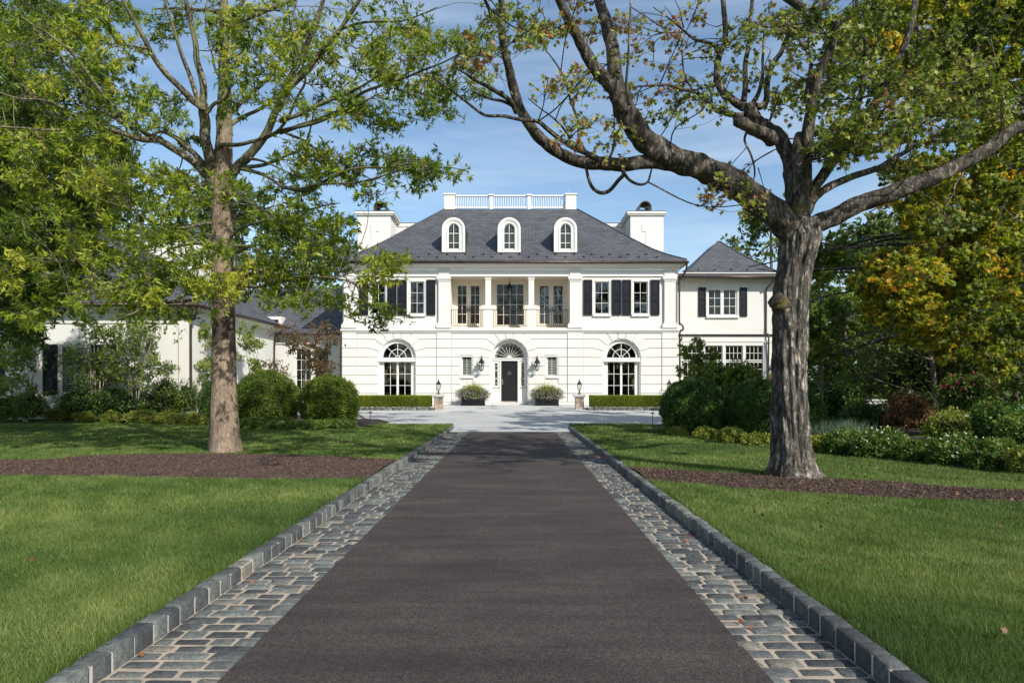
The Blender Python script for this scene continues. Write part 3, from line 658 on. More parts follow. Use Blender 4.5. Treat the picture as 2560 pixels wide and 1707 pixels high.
# front door in its arched niche
NY = FY+.42
nb = MB(); nb.prism([(AX-RO, Z0), (AX-RO, zsp)]+[(AX+RO*math.cos(R(180-i*9)), zsp+RO*math.sin(R(180-i*9))) for i in range(1, 20)]+[(AX+RO, zsp), (AX+RO, Z0)], NY+.10, NY+.16)
dl, dr = PX(1152, NY), PX(1188.7, NY); dt = PZ(829, NY); db = PZ(921.0, NY)
ax = (dl+dr)/2; nb.build('niche_backing', M['trim'], house)
ns = MB(); ns.box(AX-RO+.02, AX+RO-.02, NY-.05, NY+.1, dt+.01, zsp-.05); ns.box(AX-RO+.02, AX+RO-.02, NY-.09, NY+.1, zsp-.05, zsp-.002)
for s in (-1, 1):
    x = ax+s*.50; ns.box(min(x, x+s*.10), max(x, x+s*.10), NY-.045, NY+.1, Z0+.14, dt+.01)
    x = ax+s*1.04; ns.box(min(x, x+s*.08), max(x, x+s*.08), NY-.03, NY+.1, Z0+.14, dt+.01)
    ns.box(min(ax+s*.6, ax+s*1.04), max(ax+s*.6, ax+s*1.04), NY-.0, NY+.1, Z0+.14, PZ(892, NY)); ns.box(min(ax+s*.6, ax+s*1.04), max(ax+s*.6, ax+s*1.04), NY-.0, NY+.1, PZ(832, NY), dt+.01)
ns.build('door_surround', M['trim'], house)
fan = MB(); fr = 33.4*KF
fan.arc(AX, zsp, fr, RO-.01, 0, 180, NY-.03, NY+.095, 28)
for i in range(1, 10): 
    t = 18*i; fan.bar(AX+.12*math.cos(R(t)), zsp+.12*math.sin(R(t)), AX+fr*math.cos(R(t)), zsp+fr*math.sin(R(t)), .018, NY+.02, NY+.06)
for i in range(10):
    t0, t1 = 18*i, 18*(i+1); p = [(t0, .98), (t0+4.5, .91), (t0+9, .885), (t1-4.5, .91), (t1, .98)]
    for (a, ra), (b, rb) in zip(p[:-1], p[1:]): fan.bar(AX+fr*ra*math.cos(R(a)), zsp+fr*ra*math.sin(R(a)), AX+fr*rb*math.cos(R(b)), zsp+fr*rb*math.sin(R(b)), .014, NY+.022, NY+.058)
fan.arc(AX, zsp, 0.02, .13, 0, 180, NY+.015, NY+.065, 12)
fw = fan.build('fanlight', M['trim'], house)
MB().prism([(AX+(fr+.01)*math.cos(R(180-i*9)), zsp+.001+(fr+.01)*math.sin(R(180-i*9))) for i in range(21)], NY+.066, NY+.075).build('pane', M['glass'], fw)
for s in (-1, 1):
    sl = MB(); xc = ax+s*.80; z0, z1 = PZ(885.5, NY), PZ(834, NY); h = z1-z0; hw = .095
    sl.box(min(ax+s*.61, xc-s*hw), max(ax+s*.61, xc-s*hw), NY+.01, NY+.09, z0-.1, z1+.06); sl.box(min(xc+s*hw, ax+s*1.03), max(xc+s*hw, ax+s*1.03), NY+.01, NY+.09, z0-.1, z1+.06)
    sl.box(xc-hw, xc+hw, NY+.012, NY+.088, z1, z1+.06); sl.box(xc-hw, xc+hw, NY+.012, NY+.088, z0-.1, z0)
    for (c, rz) in ((.5, .19), (.22, .10), (.78, .10), (.0, .12), (1.0, .12)):
        cz = z0+h*c
        for i in range(16):
            a, b = R(i*22.5), R(i*22.5+22.5); pa = (xc+hw*.92*math.cos(a), cz+h*rz*math.sin(a)); pb = (xc+hw*.92*math.cos(b), cz+h*rz*math.sin(b))
            if z0 <= min(pa[1], pb[1]) and max(pa[1], pb[1]) <= z1: sl.bar(*pa, *pb, .015, NY+.03, NY+.055)
    for cz in (.30, .70):
        for s1 in (-1, 1): sl.bar(xc-hw, z0+h*(cz-.05*s1), xc+hw, z0+h*(cz+.05*s1), .013, NY+.032, NY+.053)
    slo = sl.build('sidelight', M['trim'], house)
    MB().box(xc-hw-.01, xc+hw+.01, NY+.060, NY+.068, z0-.01, z1+.01).build('pane', M['glass'], slo)
dmb = MB(); dmb.box(dl, dr, NY+.04, NY+.09, db, dt)
st = .10; cw = (dr-dl-3*st)/2; hh = dt-db
for j, (a, b) in enumerate(((.06, .36), (.42, .78), (.84, .95))):
    for i in (0, 1):
        x = dl+st+i*(cw+st); z0, z1 = db+hh*a, db+hh*b
        for q in ((x, x+cw, z0, z0+.014), (x, x+cw, z1-.014, z1), (x, x+.014, z0+.014, z1-.014), (x+cw-.014, x+cw, z0+.014, z1-.014)): dmb.box(q[0], q[1], NY+.026, NY+.041, q[2], q[3])
        dmb.box(x+.05, x+cw-.05, NY+.03, NY+.0405, z0+.05, z1-.05)
dobj = dmb.build('front_door', M['door'], house)
kb = MB(); kc = (ax, db+hh*.70)
kb.tube([(kc[0]+.088*math.cos(t), NY+.01, kc[1]+.088*math.sin(t)) for t in np.linspace(0, 2*math.pi, 20)], .014, 6); kb.build('knocker', M['brass'], dobj, True)
MB().box(dl+.03, dl+.08, NY+.005, NY+.039, db+hh*.41, db+hh*.55).tube([(dl+.055, NY-.03, db+hh*.44), (dl+.16, NY-.03, db+hh*.44)], .012, 6).build('handle', M['brass'], dobj)
MB().box(AX-RO+.02, AX+RO-.02, FY+.0, NY+.1, Z0-.05, Z0+.14).box(AX-1.0, AX+.95, FY-.42, FY-.001, Z0-.05, Z0+.10).build('door_step', M['capstone'], house)
# louvred windows beside the door
def louvres(mb, x0, x1, z0, z1, y, n):
    for i in range(n):
        z = z0+(i+.5)*(z1-z0)/n; h = (z1-z0)/n*.13
        mb.add([(x0,y,z-h),(x1,y,z-h),(x1,y+.03,z+h),(x0,y+.03,z+h),(x0,y+.008,z-h-.004),(x1,y+.008,z-h-.004),(x1,y+.038,z+h-.004),(x0,y+.038,z+h-.004)], [(3,2,1,0),(4,5,6,7),(0,1,5,4),(2,3,7,6)])
for h in (hole_l, hole_r):
    x0, x1, z0, z1 = h; w_ = window(house, 'window', x0, x1, z0, z1, FY+.13, 2, 2, fr=.055, mu=.03, label='small window with closed white louvres beside the door')
    lo = MB(); louvres(lo, x0+.06, x1-.06, z0+.06, z1-.06, FY+.075, 11); lo.build('louvre', M['louvre'], w_)
    MB().box(x0-.08, x1+.08, FY-.09, FY+.0, z1, z1+.07).build('lintel', M['trim'], house)

# ---- main roof
CX = (SX0+SX1)/2; HW = (SX1-SX0)/2+.42; YF, YB = FY-.55, FY+14.5
rings = [(0, 8.97), (.02, 9.03), (.5, 9.27), (1.0, 9.53), (1.7, 9.98), (2.7, 10.78), (4.2, 12.07), (5.92, 13.52)]
def hiproof(rings, x0, x1, y0, y1, rl=None, top=True):
    mb = MB(); n = len(rings)
    for r, z in rings: mb.v += [(x0+r, y0+r, z), (x1-r, y0+r, z), (x1-r, y1-r, z), (x0+r, y1-r, z)]
    for j in range(n-1):
        for k in range(4): mb.f.append((j*4+k, j*4+(k+1)%4, j*4+4+(k+1)%4, j*4+4+k))
    if top: mb.f.append(tuple((n-1)*4+k for k in range(4)))
    mb.f.append((3, 2, 1, 0)); return mb
roof = hiproof(rings, CX-HW, CX+HW, YF, YB).build('roof', M['slate'], house)
def hips(parent, rings, x0, x1, y0, y1):
    for p in [[(x0+r, y0+r, z+.015) for r, z in rings[1:]], [(x1-r, y0+r, z+.015) for r, z in rings[1:]]]: MB().tube(p, .05, 6).build('hip_slates', M['slate'], parent)
hips(roof, rings, CX-HW, CX+HW, YF, YB)
gut = MB()
def gutter(mb, x0, x1, y0, y1, z, r=.085):
    P = [(x0, y1, z), (x0, y0, z), (x1, y0, z), (x1, y1, z)]
    for a, b in zip(P[:-1], P[1:]): mb.tube([a, b], r, 10)
gutter(gut, CX-HW-.03, CX+HW+.03, YF-.04, YB, 8.88); gut.build('gutter', M['copper'], house, True)
def rz(r): return float(np.interp(r, [a for a, _ in rings], [b for _, b in rings]))
sgp = None
for row, (r, off) in enumerate(((.45, 0), (.95, .5))):
    for i in range(17):
        x = CX-HW+1.7+(i+off)*1.09
        if x > CX+HW-1.4: continue
        z = rz(r); 
        if sgp is None:
            sgp = MB().add([(x-.09,YF+r-.02,z),(x+.09,YF+r-.02,z),(x+.09,YF+r+.10,z+.06),(x-.09,YF+r+.10,z+.06),(x,YF+r-.06,z+.09)], [(0,1,4),(1,2,4),(2,3,4),(3,0,4)]).build('snow_guard', M['copper'], roof); s0 = (x, r, z); base = sgp.location.copy()
        else:
            c = sgp.copy(); COL.objects.link(c); c.parent = roof; c.location = base+Vector((x-s0[0], r-s0[1], z-s0[2]))
# dormers
for xd in (1042, 1169.8, 1299):
    Y = FY+.70; cx = PX(xd, Y); kk = K*Y; hw = 26*kk; zb = PZ(579, Y); zt = PZ(500.5, Y); zs = zt-hw; d = MB()
    ir = 13.2*kk
    def ring(ra, rb, y0, y1, zlo):
        n = 20
        for i in range(n):
            t0, t1 = R(180*i/n), R(180*(i+1)/n)
            d.prism([(cx+ra*math.cos(t0), zs+ra*math.sin(t0)), (cx+rb*math.cos(t0), zs+rb*math.sin(t0)), (cx+rb*math.cos(t1), zs+rb*math.sin(t1)), (cx+ra*math.cos(t1), zs+ra*math.sin(t1))], y0, y1)
        d.box(cx-rb, cx-ra, y0, y1, zlo, zs); d.box(cx+ra, cx+rb, y0, y1, zlo, zs)
    ring(ir, hw-.01, Y, Y+.12, zb); ring(hw-.13, hw+.015, Y-.07, Y, zb); ring(hw-.20, hw-.13, Y-.03, Y, zb); ring(ir+.001, ir+.07, Y-.035, Y, zb+.16)
    d.box(cx-ir, cx+ir, Y, Y+.12, zb, zb+.16); d.box(cx-hw-.02, cx+hw+.02, Y-.09, Y-.071, zb-.02, zb+.05)
    dm = d.build('dormer', M['trim'], house)
    f = MB(); wz = zb+.16; f.arc(cx, zs, ir-.05, ir, 0, 180, Y+.03, Y+.08, 18); f.box(cx-ir, cx-ir+.05, Y+.03, Y+.08, wz, zs); f.box(cx+ir-.05, cx+ir, Y+.03, Y+.08, wz, zs); f.box(cx-ir+.05, cx+ir-.05, Y+.031, Y+.079, wz, wz+.05)
    f.box(cx-.017, cx+.017, Y+.032, Y+.07, wz+.05, zs+ir-.05)
    for t in (.25, .62): zz_ = wz+(zs+ir-wz)*t; f.box(cx-ir+.05, cx+ir-.05, Y+.035, Y+.068, zz_-.017, zz_+.017)
    wd = f.build('window', M['trim'], dm)
    MB().prism([(cx-ir, wz), (cx+ir, wz)]+[(cx+ir*math.cos(R(i*12)), zs+ir*math.sin(R(i*12))) for i in range(16)], Y+.11, Y+.118).build('pane', M['glass'], wd)
    lv = MB(); n = 13
    for i in range(n):
        z = wz+.05+(zs+ir-.05-wz-.05)*(i+.5)/n; hx = ir-.05 if z < zs else math.sqrt(max((ir-.05)**2-(z-zs)**2, .0001)); louvres(lv, cx-hx, cx+hx, z-.035, z+.035, Y+.07, 1)
    lv.build('louvre', M['louvre'], wd)
    sh = MB(); pts = [(cx-hw-.02, zb-.3)]+[(cx+(hw+.02)*math.cos(R(180-i*9)), zs+(hw+.02)*math.sin(R(180-i*9))) for i in range(21)]+[(cx+hw+.02, zb-.3)]
    n = len(pts); vs = [(x, Y+.0, z) for x, z in pts]+[(x, Y+3.4, z) for x, z in pts]; sh.add(vs, [(i, i+1, n+i+1, n+i) for i in range(n-1)]); 
    o = sh.build('dormer_roof', M['lead'], dm); md = o.modifiers.new('s', 'SOLIDIFY'); md.thickness = .03; md.offset = 1
# rooftop balustrade
YD = YF+5.97; kd = K*YD; bx0, bx1 = PX(1020.5, YD), PX(1324, YD); zb, zt = 13.50, PZ(444, YD)
bal = MB(); 
def newel(x0, x1, y0, y1, z0, z1):
    n = MB().box(x0, x1, y0, y1, z0, z1-.10).box(x0-.06, x1+.06, y0-.06, y1+.06, z1-.10, z1-.03).box(x0-.03, x1+.03, y0-.03, y1+.03, z1-.03, z1)
    for a, b, c, d in ((x0+.1, x1-.1, z0+.2, z0+.215), (x0+.1, x1-.1, z1-.28, z1-.265), (x0+.1, x0+.115, z0+.215, z1-.28), (x1-.115, x1-.1, z0+.215, z1-.28)):
        if x1-x0 > .4: n.box(a, b, y0-.012, y0, c, d)
    n.build('newel_post', M['trim'], house)
nw = 24.5*kd
newel(bx0, bx0+nw, YD, YD+nw, zb, zt); newel(bx1-nw, bx1, YD, YD+nw, zb, zt)
sx0, sx1 = bx0+nw, bx1-nw; pw = 8*kd; yb_ = YD+4.3
newel(bx0, bx0+nw, yb_, yb_+nw, zb, zt); newel(bx1-nw, bx1, yb_, yb_+nw, zb, zt)
sp3 = (sx1-sx0-2*pw)/3
for i in (1, 2): newel(sx0+i*sp3+(i-1)*pw, sx0+i*sp3+i*pw, YD+.12, YD+.12+pw, zb, zt-.02)
for yy in (YD+.16, yb_+.16):
    for i in range(3):
        a = sx0+i*(sp3+pw); b = a+sp3; r = MB().box(a, b, yy, yy+.16, zt-.16, zt-.07).box(a, b, yy+.03, yy+.13, zb+.16, zb+.26)
        for j in range(15): x = a+(j+.5)*sp3/15; r.box(x-.022, x+.022, yy+.06, yy+.10, zb+.26, zt-.16)
        r.build('balustrade', M['trim'], house)
for x in (bx0+.22, bx1-nw+.02):
    r = MB(); r.box(x, x+.16, YD+nw, yb_, zt-.16, zt-.07); r.box(x+.03, x+.13, YD+nw, yb_, zb+.16, zb+.26)
    for j in range(20): y = YD+nw+(j+.5)*(yb_-YD-nw)/20; r.box(x+.06, x+.10, y-.022, y+.022, zb+.26, zt-.16)
    r.build('balustrade', M['trim'], house)
MB().box(bx0-.05, bx1+.05, YD-.08, yb_+nw, zb-.06, zb+.02).build('deck_edge', M['copper'], house)
for x in (bx0+.5, bx1-.5): MB().tube([(x, YD+.3, zt), (x, YD+.3, zt+.55)], [.014, .006], 5).build('lightning_rod', M['brass'], house)
# chimneys with their shoulders
for s in (-1, 1):
    xo = SX0 if s < 0 else SX1; Yc = 44.6; zt = PZ(495, Yc); wdt = 76*K*Yc
    c = MB(); X = lambda u: xo-s*u
    def bx(u0, u1, y0, y1, z0, z1): c.box(min(X(u0), X(u1)), max(X(u0), X(u1)), y0, y1, z0, z1)
    bx(0, wdt, Yc, Yc+2.5, 8.5, zt); bx(-.10, wdt+.18, Yc-.10, Yc+2.52, zt+.0, zt+.09); bx(-.16, wdt+.24, Yc-.16, Yc+2.54, zt+.09, zt+.24)
    bx(wdt-.2, wdt+3.4, Yc+2.5, Yc+4.2, 9, zt-.16); bx(wdt-.2, wdt+3.45, Yc+2.44, Yc+4.2, zt-.16, zt+.08)
    bx(wdt*.40, wdt*.65, Yc-.035, Yc, zt-1.05, zt-.60); bx(wdt*.40, wdt*.55, Yc-.025, Yc, zt-3.2, zt-1.05)
    ch = c.build('chimney', M['white'], house)
    MB().box(min(X(-.17), X(wdt+.25)), max(X(-.17), X(wdt+.25)), Yc-.17, Yc+2.55, zt+.24, zt+.27).box(min(X(wdt-.2), X(wdt+3.5)), max(X(wdt-.2), X(wdt+3.5)), Yc+2.42, Yc+4.25, zt+.08, zt+.11).build('cap', M['lead'], ch)
    cc = X(wdt*.62 if s < 0 else wdt*.50); r0 = .42; zz = zt+.27; cw_ = MB()
    cw_.arc(cc, zz+.42, r0-.07, r0, 0, 180, Yc+.55, Yc+.62, 16); cw_.arc(cc, zz+.42, r0-.07, r0, 0, 180, Yc+1.95, Yc+2.02, 16)
    for t in range(11):
        a0, a1 = 18*t if t < 10 else 162, 18*(t+1) if t < 10 else 180
        if t < 10: cw_.arc(cc, zz+.42, r0-.02, r0, a0, a1, Yc+.62, Yc+1.95, 1)
    for y in (Yc+.55, Yc+1.95):
        cw_.box(cc-r0, cc-r0+.07, y, y+.07, zz, zz+.42); cw_.box(cc+r0-.07, cc+r0, y, y+.07, zz, zz+.42); cw_.box(cc-r0+.07, cc+r0-.07, y+.01, y+.06, zz+.38, zz+.42)
    for sx_ in (cc-r0+.01, cc+r0-.03):
        for y in np.linspace(Yc+.75, Yc+1.85, 6): cw_.box(sx_, sx_+.02, y-.03, y+.03, zz, zz+.42)
    cw_.box(cc-r0, cc+r0, Yc+.5, Yc+2.05, zz, zz+.04)
    cw_.box(cc-r0+.08, cc+r0-.08, Yc+1.0, Yc+1.6, zz+.04, zz+.36)
    cw_.build('flue_cowl', M['lead'], ch)
# downspouts at the right corner
def spout(pts, parent=house, r=.055): MB().tube(spline(pts, 5), r, 8).build('downspout', M['copper'], parent, True)
xc = SX1; 
spout([(xc+.40, YF+.02, 8.85), (xc+.40, YF+.08, 8.5), (xc+.24, FY-.3, 8.15), (xc+.08, FY-.14, 7.95), (xc+.07, FY-.12, 7.4), (xc+.07, FY-.12, fz(739)), (xc+.14, FY-.14, fz(744)), (xc+.26, FY-.18, fz(750)), (xc+.26, FY-.18, fz(758)), (xc+.10, FY-.10, fz(765)), (xc+.10, FY-.10, 3.5), (xc+.10, FY-.10, Z0)])
spout([(SX0-.09, FY-.06, fz(757)), (SX0-.09, FY-.06, 3), (SX0-.09, FY-.06, Z0)])

# =================================================================== RIGHT WING
WY = 43.5; kw = K*WY
def wxx(x): return (x-1183.6)*kw
def wzz(y): return 1.6-(y-886.6)*kw
wing = empty('side_wing', (13.4, WY, .5), 'two storey white wing with a pointed slate roof, right of the mansion', 'building')
WX0, WX1 = SX1+.02, wxx(1788)
wm = MB(); we = 8.42
hz = [(wxx(1625.5), wxx(1694), wzz(725.5), wzz(662))]
holed(wm, WX0, WX1, wzz(772), we, hz, WY, WY+.35)
lower = [(wxx(1566), wxx(1609), .9, wzz(794)), (wxx(1615.5), wxx(1657), .9, wzz(794)), (wxx(1662.5), wxx(1703), .9, wzz(794)), (wxx(1708.5), wxx(1750), .9, wzz(794))]
holed(wm, WX0, WX1, .2, wzz(770.5), lower, WY-.32, WY-.0)
wm.box(WX0, WX1+.02, WY-.32, WY+.1, wzz(772), wzz(770.4)); wm.box(WX1-.35, WX1, WY+.35, WY+9, .2, we); wm.box(WX1-.35, WX1, WY, WY+.35, .2, wzz(772))
for x in (1753.5, 1774): wm.box(wxx(x), wxx(x+11), WY-.38, WY-.321, .2, wzz(789)); wm.box(wxx(x-1), wxx(x+12), WY-.42, WY-.322, wzz(789), wzz(786))
wm.box(WX0, WX1+.05, WY-.36, WY-.32, wzz(786), wzz(781)); wm.box(WX0, WX1, WY-.06, WY, wzz(643), wzz(635))
wm.build('wall', M['white'], wing)
MB().box(WX0, WX1+.08, WY-.46, WY+.0, wzz(770.3), wzz(768.6)).build('string_course_flashing', M['lead'], wing)
pr = [(.05, 635), (.12, 632), (.45, 628), (.60, 626), (.60, 624)]; cm = MB()
for i in range(4):
    d0, y0 = pr[i]; d1, y1 = pr[i+1]; z0, z1 = wzz(y0)-.15, wzz(y1)-.15
    cm.add([(WX0,WY-d0,z0),(WX1+d0,WY-d0,z0),(WX1+d0,WY+9,z0),(WX0,WY-d1,z1),(WX1+d1,WY-d1,z1),(WX1+d1,WY+9,z1)], [(0,1,4,3),(1,2,5,4)])
cm.build('cornice', M['trim'], wing)
R2 = [(0, 8.49), (.02, 8.55), (.5, 8.75), (1.0, 9.06), (1.7, 9.63), (2.7, 10.52), (3.60, 11.42)]
rx1 = WX1+.72; rx0 = rx1-7.3
rw = hiproof(R2, rx0, rx1, WY-.72, WY+9, top=True).build('roof', M['slate'], wing); hips(rw, R2, rx0, rx1, WY-.72, WY+9)
g = MB(); gutter(g, WX0+.1, rx1+.03, WY-.76, WY+8, 8.43, .075); g.build('gutter', M['copper'], wing, True)
sg2 = None
for row, (r, off) in enumerate(((.45, 0), (.9, .5))):
    for i in range(6):
        x = rx0+1.0+(i+off)*1.05; z = float(np.interp(r, [a for a, _ in R2], [b for _, b in R2])); yy = WY-.72+r
        MB().add([(x-.08,yy-.02,z),(x+.08,yy-.02,z),(x+.08,yy+.10,z+.06),(x-.08,yy+.10,z+.06),(x,yy-.06,z+.09)], [(0,1,4),(1,2,4),(2,3,4),(3,0,4)]).build('snow_guard', M['copper'], rw)
MB().tube([((rx0+rx1)/2, WY+3, 11.3), ((rx0+rx1)/2, WY+3, 12.1)], [.014, .006], 5).build('lightning_rod', M['brass'], wing)
ww = window(wing, 'window', wxx(1625.5), wxx(1694), wzz(725.5), wzz(662), WY+.1, 2, 3, fr=.10, mu=.028, sash=2)
for a, b in ((1604, 1621.5), (1699, 1716)): shutter(wing, wxx(a), wxx(b), wzz(727), wzz(660.5), WY-.01)
for (a, b, z0, z1) in lower:
    window(wing, 'window', a, b, wzz(828.5), z1, WY-.2, 4, 2, fr=.06, mu=.026, sill=False); window(wing, 'window', a, b, .9, wzz(830.5), WY-.2, 4, 5, fr=.06, mu=.026)
for x, z1 in ((SX1+.42, 8.4), (wxx(1759), 8.4)):
    spout([(x+.22, WY-.74, 8.38), (x+.18, WY-.6, 8.1), (x, WY-.14, 7.75), (x, WY-.10, 7.2), (x, WY-.10, wzz(764)), (x, WY-.50, wzz(772)), (x, WY-.46, 3), (x, WY-.46, .4)], wing, .05)

# =================================================================== LEFT LINK AND GARDEN WING
link = empty('link_building', (-13, WY, .5), 'low white passage with slate roof joining mansion and garden wing', 'building')
lz = wzz(768); lx0, lx1 = wxx(560), SX0+.3
lm = MB(); lh2 = [(wxx(679), wxx(714.5), .65, wzz(801)), (wxx(721), wxx(756), .65, wzz(801))]
holed(lm, lx0, lx1, .2, lz, lh2, WY, WY+.3); lm.box(lx0, lx1, WY-.25, WY+.02, lz-.28, lz-.02); lm.box(lx0, lx1, WY-.08, WY+.02, lz-.6, lz-.28); lm.build('wall', M['white'], link)
for h in lh2: window(link, 'french_door', *h, WY+.1, 3, 5, fr=.06, mu=.028, sill=False)
lr = MB(); prf = [(WY-.5, lz-.02), (WY-.5, lz+.04), (WY+.4, lz+.45), (WY+4.5, lz+3.6), (WY+9, lz+.2)]
lr.prismx(prf, lx0-1, lx1+.0); lr.build('roof', M['slate'], link)
gl = MB(); gl.tube([(lx0, WY-.54, lz), (lx1, WY-.54, lz)], .075, 10); gl.build('gutter', M['copper'], link, True)
ld = MB().box(wxx(592), wxx(640), WY+.6, WY+3, lz+.1, lz+1.2).build('dormer', M['trim'], link)
MB().box(wxx(600), wxx(632), WY+.56, WY+.6, lz+.35, lz+1.0).build('pane', M['glass'], ld)
gw = empty('garden_wing', (-21, 30.5, .3), 'low white wing with dark shutters and hipped slate roof behind the garden shrubs', 'building')
GWY = 30.5; ge = 5.15
gx1 = -14.5; gm_ = MB(); kg = K*GWY
gxx = lambda x: (x-1183.6)*kg; gzz = lambda y: 1.6-(y-886.6)*kg
gh = [(gxx(-60), gxx(-8), gzz(905), gzz(792)), (gxx(136), gxx(205), gzz(905), gzz(792))]
holed(gm_, -31, gx1, .1, ge, gh, GWY, GWY+.35); gm_.box(gx1-.35, gx1, GWY+.35, 41.0, .1, ge); gm_.box(-31, gx1+.05, GWY-.05, GWY, ge-.75, ge-.3); gm_.box(gx1, gx1+.05, GWY-.05, 41.0, ge-.75, ge-.3)
gm_.box(gx1-.5, gx1+.0, GWY-.08, GWY, .1, ge-.75)
gm_.build('wall', M['white'], gw)
cm = MB()
for d0, z0, d1, z1 in ((.05, ge-.3, .16, ge-.24), (.16, ge-.24, .42, ge-.08), (.42, ge-.08, .42, ge+.05)):
    cm.add([(-31,GWY-d0,z0),(gx1+d0,GWY-d0,z0),(gx1+d0,41.0,z0),(-31,GWY-d1,z1),(gx1+d1,GWY-d1,z1),(gx1+d1,41.0,z1)], [(0,1,4,3),(1,2,5,4)])
cm.build('cornice', M['trim'], gw)
gr = MB(); ex0, ex1, ey0, ey1 = -30.6, gx1+.55, GWY-.6, 41.4
ap, ar = (-22.3, 35.2), (-22.3, 36.6)
rr_ = []
for t, h in ((0, 0), (.003, .06), (.08, .42), (.2, 1.10), (1, 5.0)):
    rr_.append([(ex0+(ap[0]-ex0)*t, ey0+(ap[1]-ey0)*t, ge+.03+h), (ex1+(ap[0]-ex1)*t, ey0+(ap[1]-ey0)*t, ge+.03+h), (ex1+(ar[0]-ex1)*t, ey1+(ar[1]-ey1)*t, ge+.03+h), (ex0+(ar[0]-ex0)*t, ey1+(ar[1]-ey1)*t, ge+.03+h)])
for q in rr_: gr.v += q
for j in range(4):
    for k in range(4): gr.f.append((j*4+k, j*4+(k+1)%4, j*4+4+(k+1)%4, j*4+4+k))
gr.f.append((3,2,1,0)); gr.f.append((16,17,18,19)); gr.build('roof', M['slate'], gw)
gg = MB(); gutter(gg, ex0, ex1+.03, ey0-.03, ey1, ge+.02, .075); gg.build('gutter', M['copper'], gw, True)
window(gw, 'window', gxx(136), gxx(205), gzz(905), gzz(792), GWY+.1, 2, 1, fr=.09, mu=.05, label='window with closed pale louvres')
lo = MB(); louvres(lo, gxx(136)+.1, gxx(205)-.1, gzz(905)+.1, gzz(792)-.1, GWY+.04, 22); lo.build('louvre', M['louvre'], gw)
window(gw, 'window', gxx(-60), gxx(-8), gzz(905), gzz(792), GWY+.1, 2, 4, fr=.09, mu=.03)
for a, b in ((100, 133), (208, 241), (-22, 12)): shutter(gw, gxx(a), gxx(b), gzz(907), gzz(791), GWY-.01)
spout([(gx1+.5, GWY-.5, ge), (gx1+.5, GWY-.45, ge-.25), (gx1+.2, GWY-.2, ge-.6), (gx1+.06, GWY-.1, ge-.75), (gx1+.06, GWY-.1, 2), (gx1+.06, GWY-.1, .2)], gw)
spout([(gx1+.55, 40.9, ge), (gx1+.5, 40.8, ge-.3), (gx1+.1, 40.9, ge-.8), (gx1+.08, 40.9, 2), (gx1+.08, 40.9, .4)], gw)
# taller block behind
Yb = 43.0; kb_ = K*Yb; bx_ = lambda x: (x-1183.6)*kb_; bz_ = lambda y: 1.6-(y-886.6)*kb_
rb = empty('rear_block', (bx_(365), Yb, .5), 'white upper storey with dark roof rising behind the garden wing', 'building')
MB().box(bx_(295), bx_(450), Yb, Yb+6, .3, bz_(545)).box(bx_(285), bx_(460), Yb-.35, Yb+6.3, bz_(545), bz_(538)).build('wall', M['white'], rb)
MB().add([(bx_(280),Yb-.5,bz_(538)),(bx_(465),Yb-.5,bz_(538)),(bx_(465),Yb+6.5,bz_(538)),(bx_(280),Yb+6.5,bz_(538)),(bx_(330),Yb+1.8,bz_(505)),(bx_(415),Yb+1.8,bz_(505)),(bx_(415),Yb+4,bz_(505)),(bx_(330),Yb+4,bz_(505))], [(0,1,5,4),(1,2,6,5),(2,3,7,6),(3,0,4,7),(4,5,6,7)]).build('roof', M['slate'], rb)

# =================================================================== LAMPS, PILLARS, PLANTERS
def lantern_parts(root, x, y, z, s=1.0, post=True):
    """a square tapering gas lantern: z is its base"""
    if post: MB().lathe(x, y, [(.11*s, z), (.11*s, z+.03*s), (.07*s, z+.06*s), (.045*s, z+.14*s), (.055*s, z+.20*s), (.035*s, z+.24*s), (.06*s, z+.27*s)], 12).build('base', M['black'], root)
    zb = z+(.27*s if post else 0); zt = zb+.36*s; f = MB()
    r0, r1 = .085*s, .14*s
    f.box(x-r0, x+r0, y-r0, y+r0, zb, zb+.018*s); f.box(x-r1, x+r1, y-r1, y+r1, zt, zt+.018*s)
    for a in (-1, 1):
        for b in (-1, 1): f.tube([(x+a*r0*.95, y+b*r0*.95, zb), (x+a*r1*.95, y+b*r1*.95, zt)], .011*s, 4)
    f.build('frame', M['black'], root)
    g = MB().lathe(x, y, [(r0*.9, zb+.02*s), (r1*.9, zt-.002)], sq=True).build('glass', M['lampglass'], root)
    MB().tube([(x, y, zb+.018*s), (x, y, zb+.15*s)], .012*s, 6).build('burner', M['brass'], root)
    MB().lathe(x, y, [(.165*s, zt+.019*s), (.165*s, zt+.03*s), (.045*s, zt+.23*s), (.03*s, zt+.26*s)], sq=True).lathe(x, y, [(.03*s, zt+.26*s), (.05*s, zt+.28*s), (.02*s, zt+.31*s), (.032*s, zt+.335*s), (.006*s, zt+.38*s)], 10).build('cap', M['black'], root)
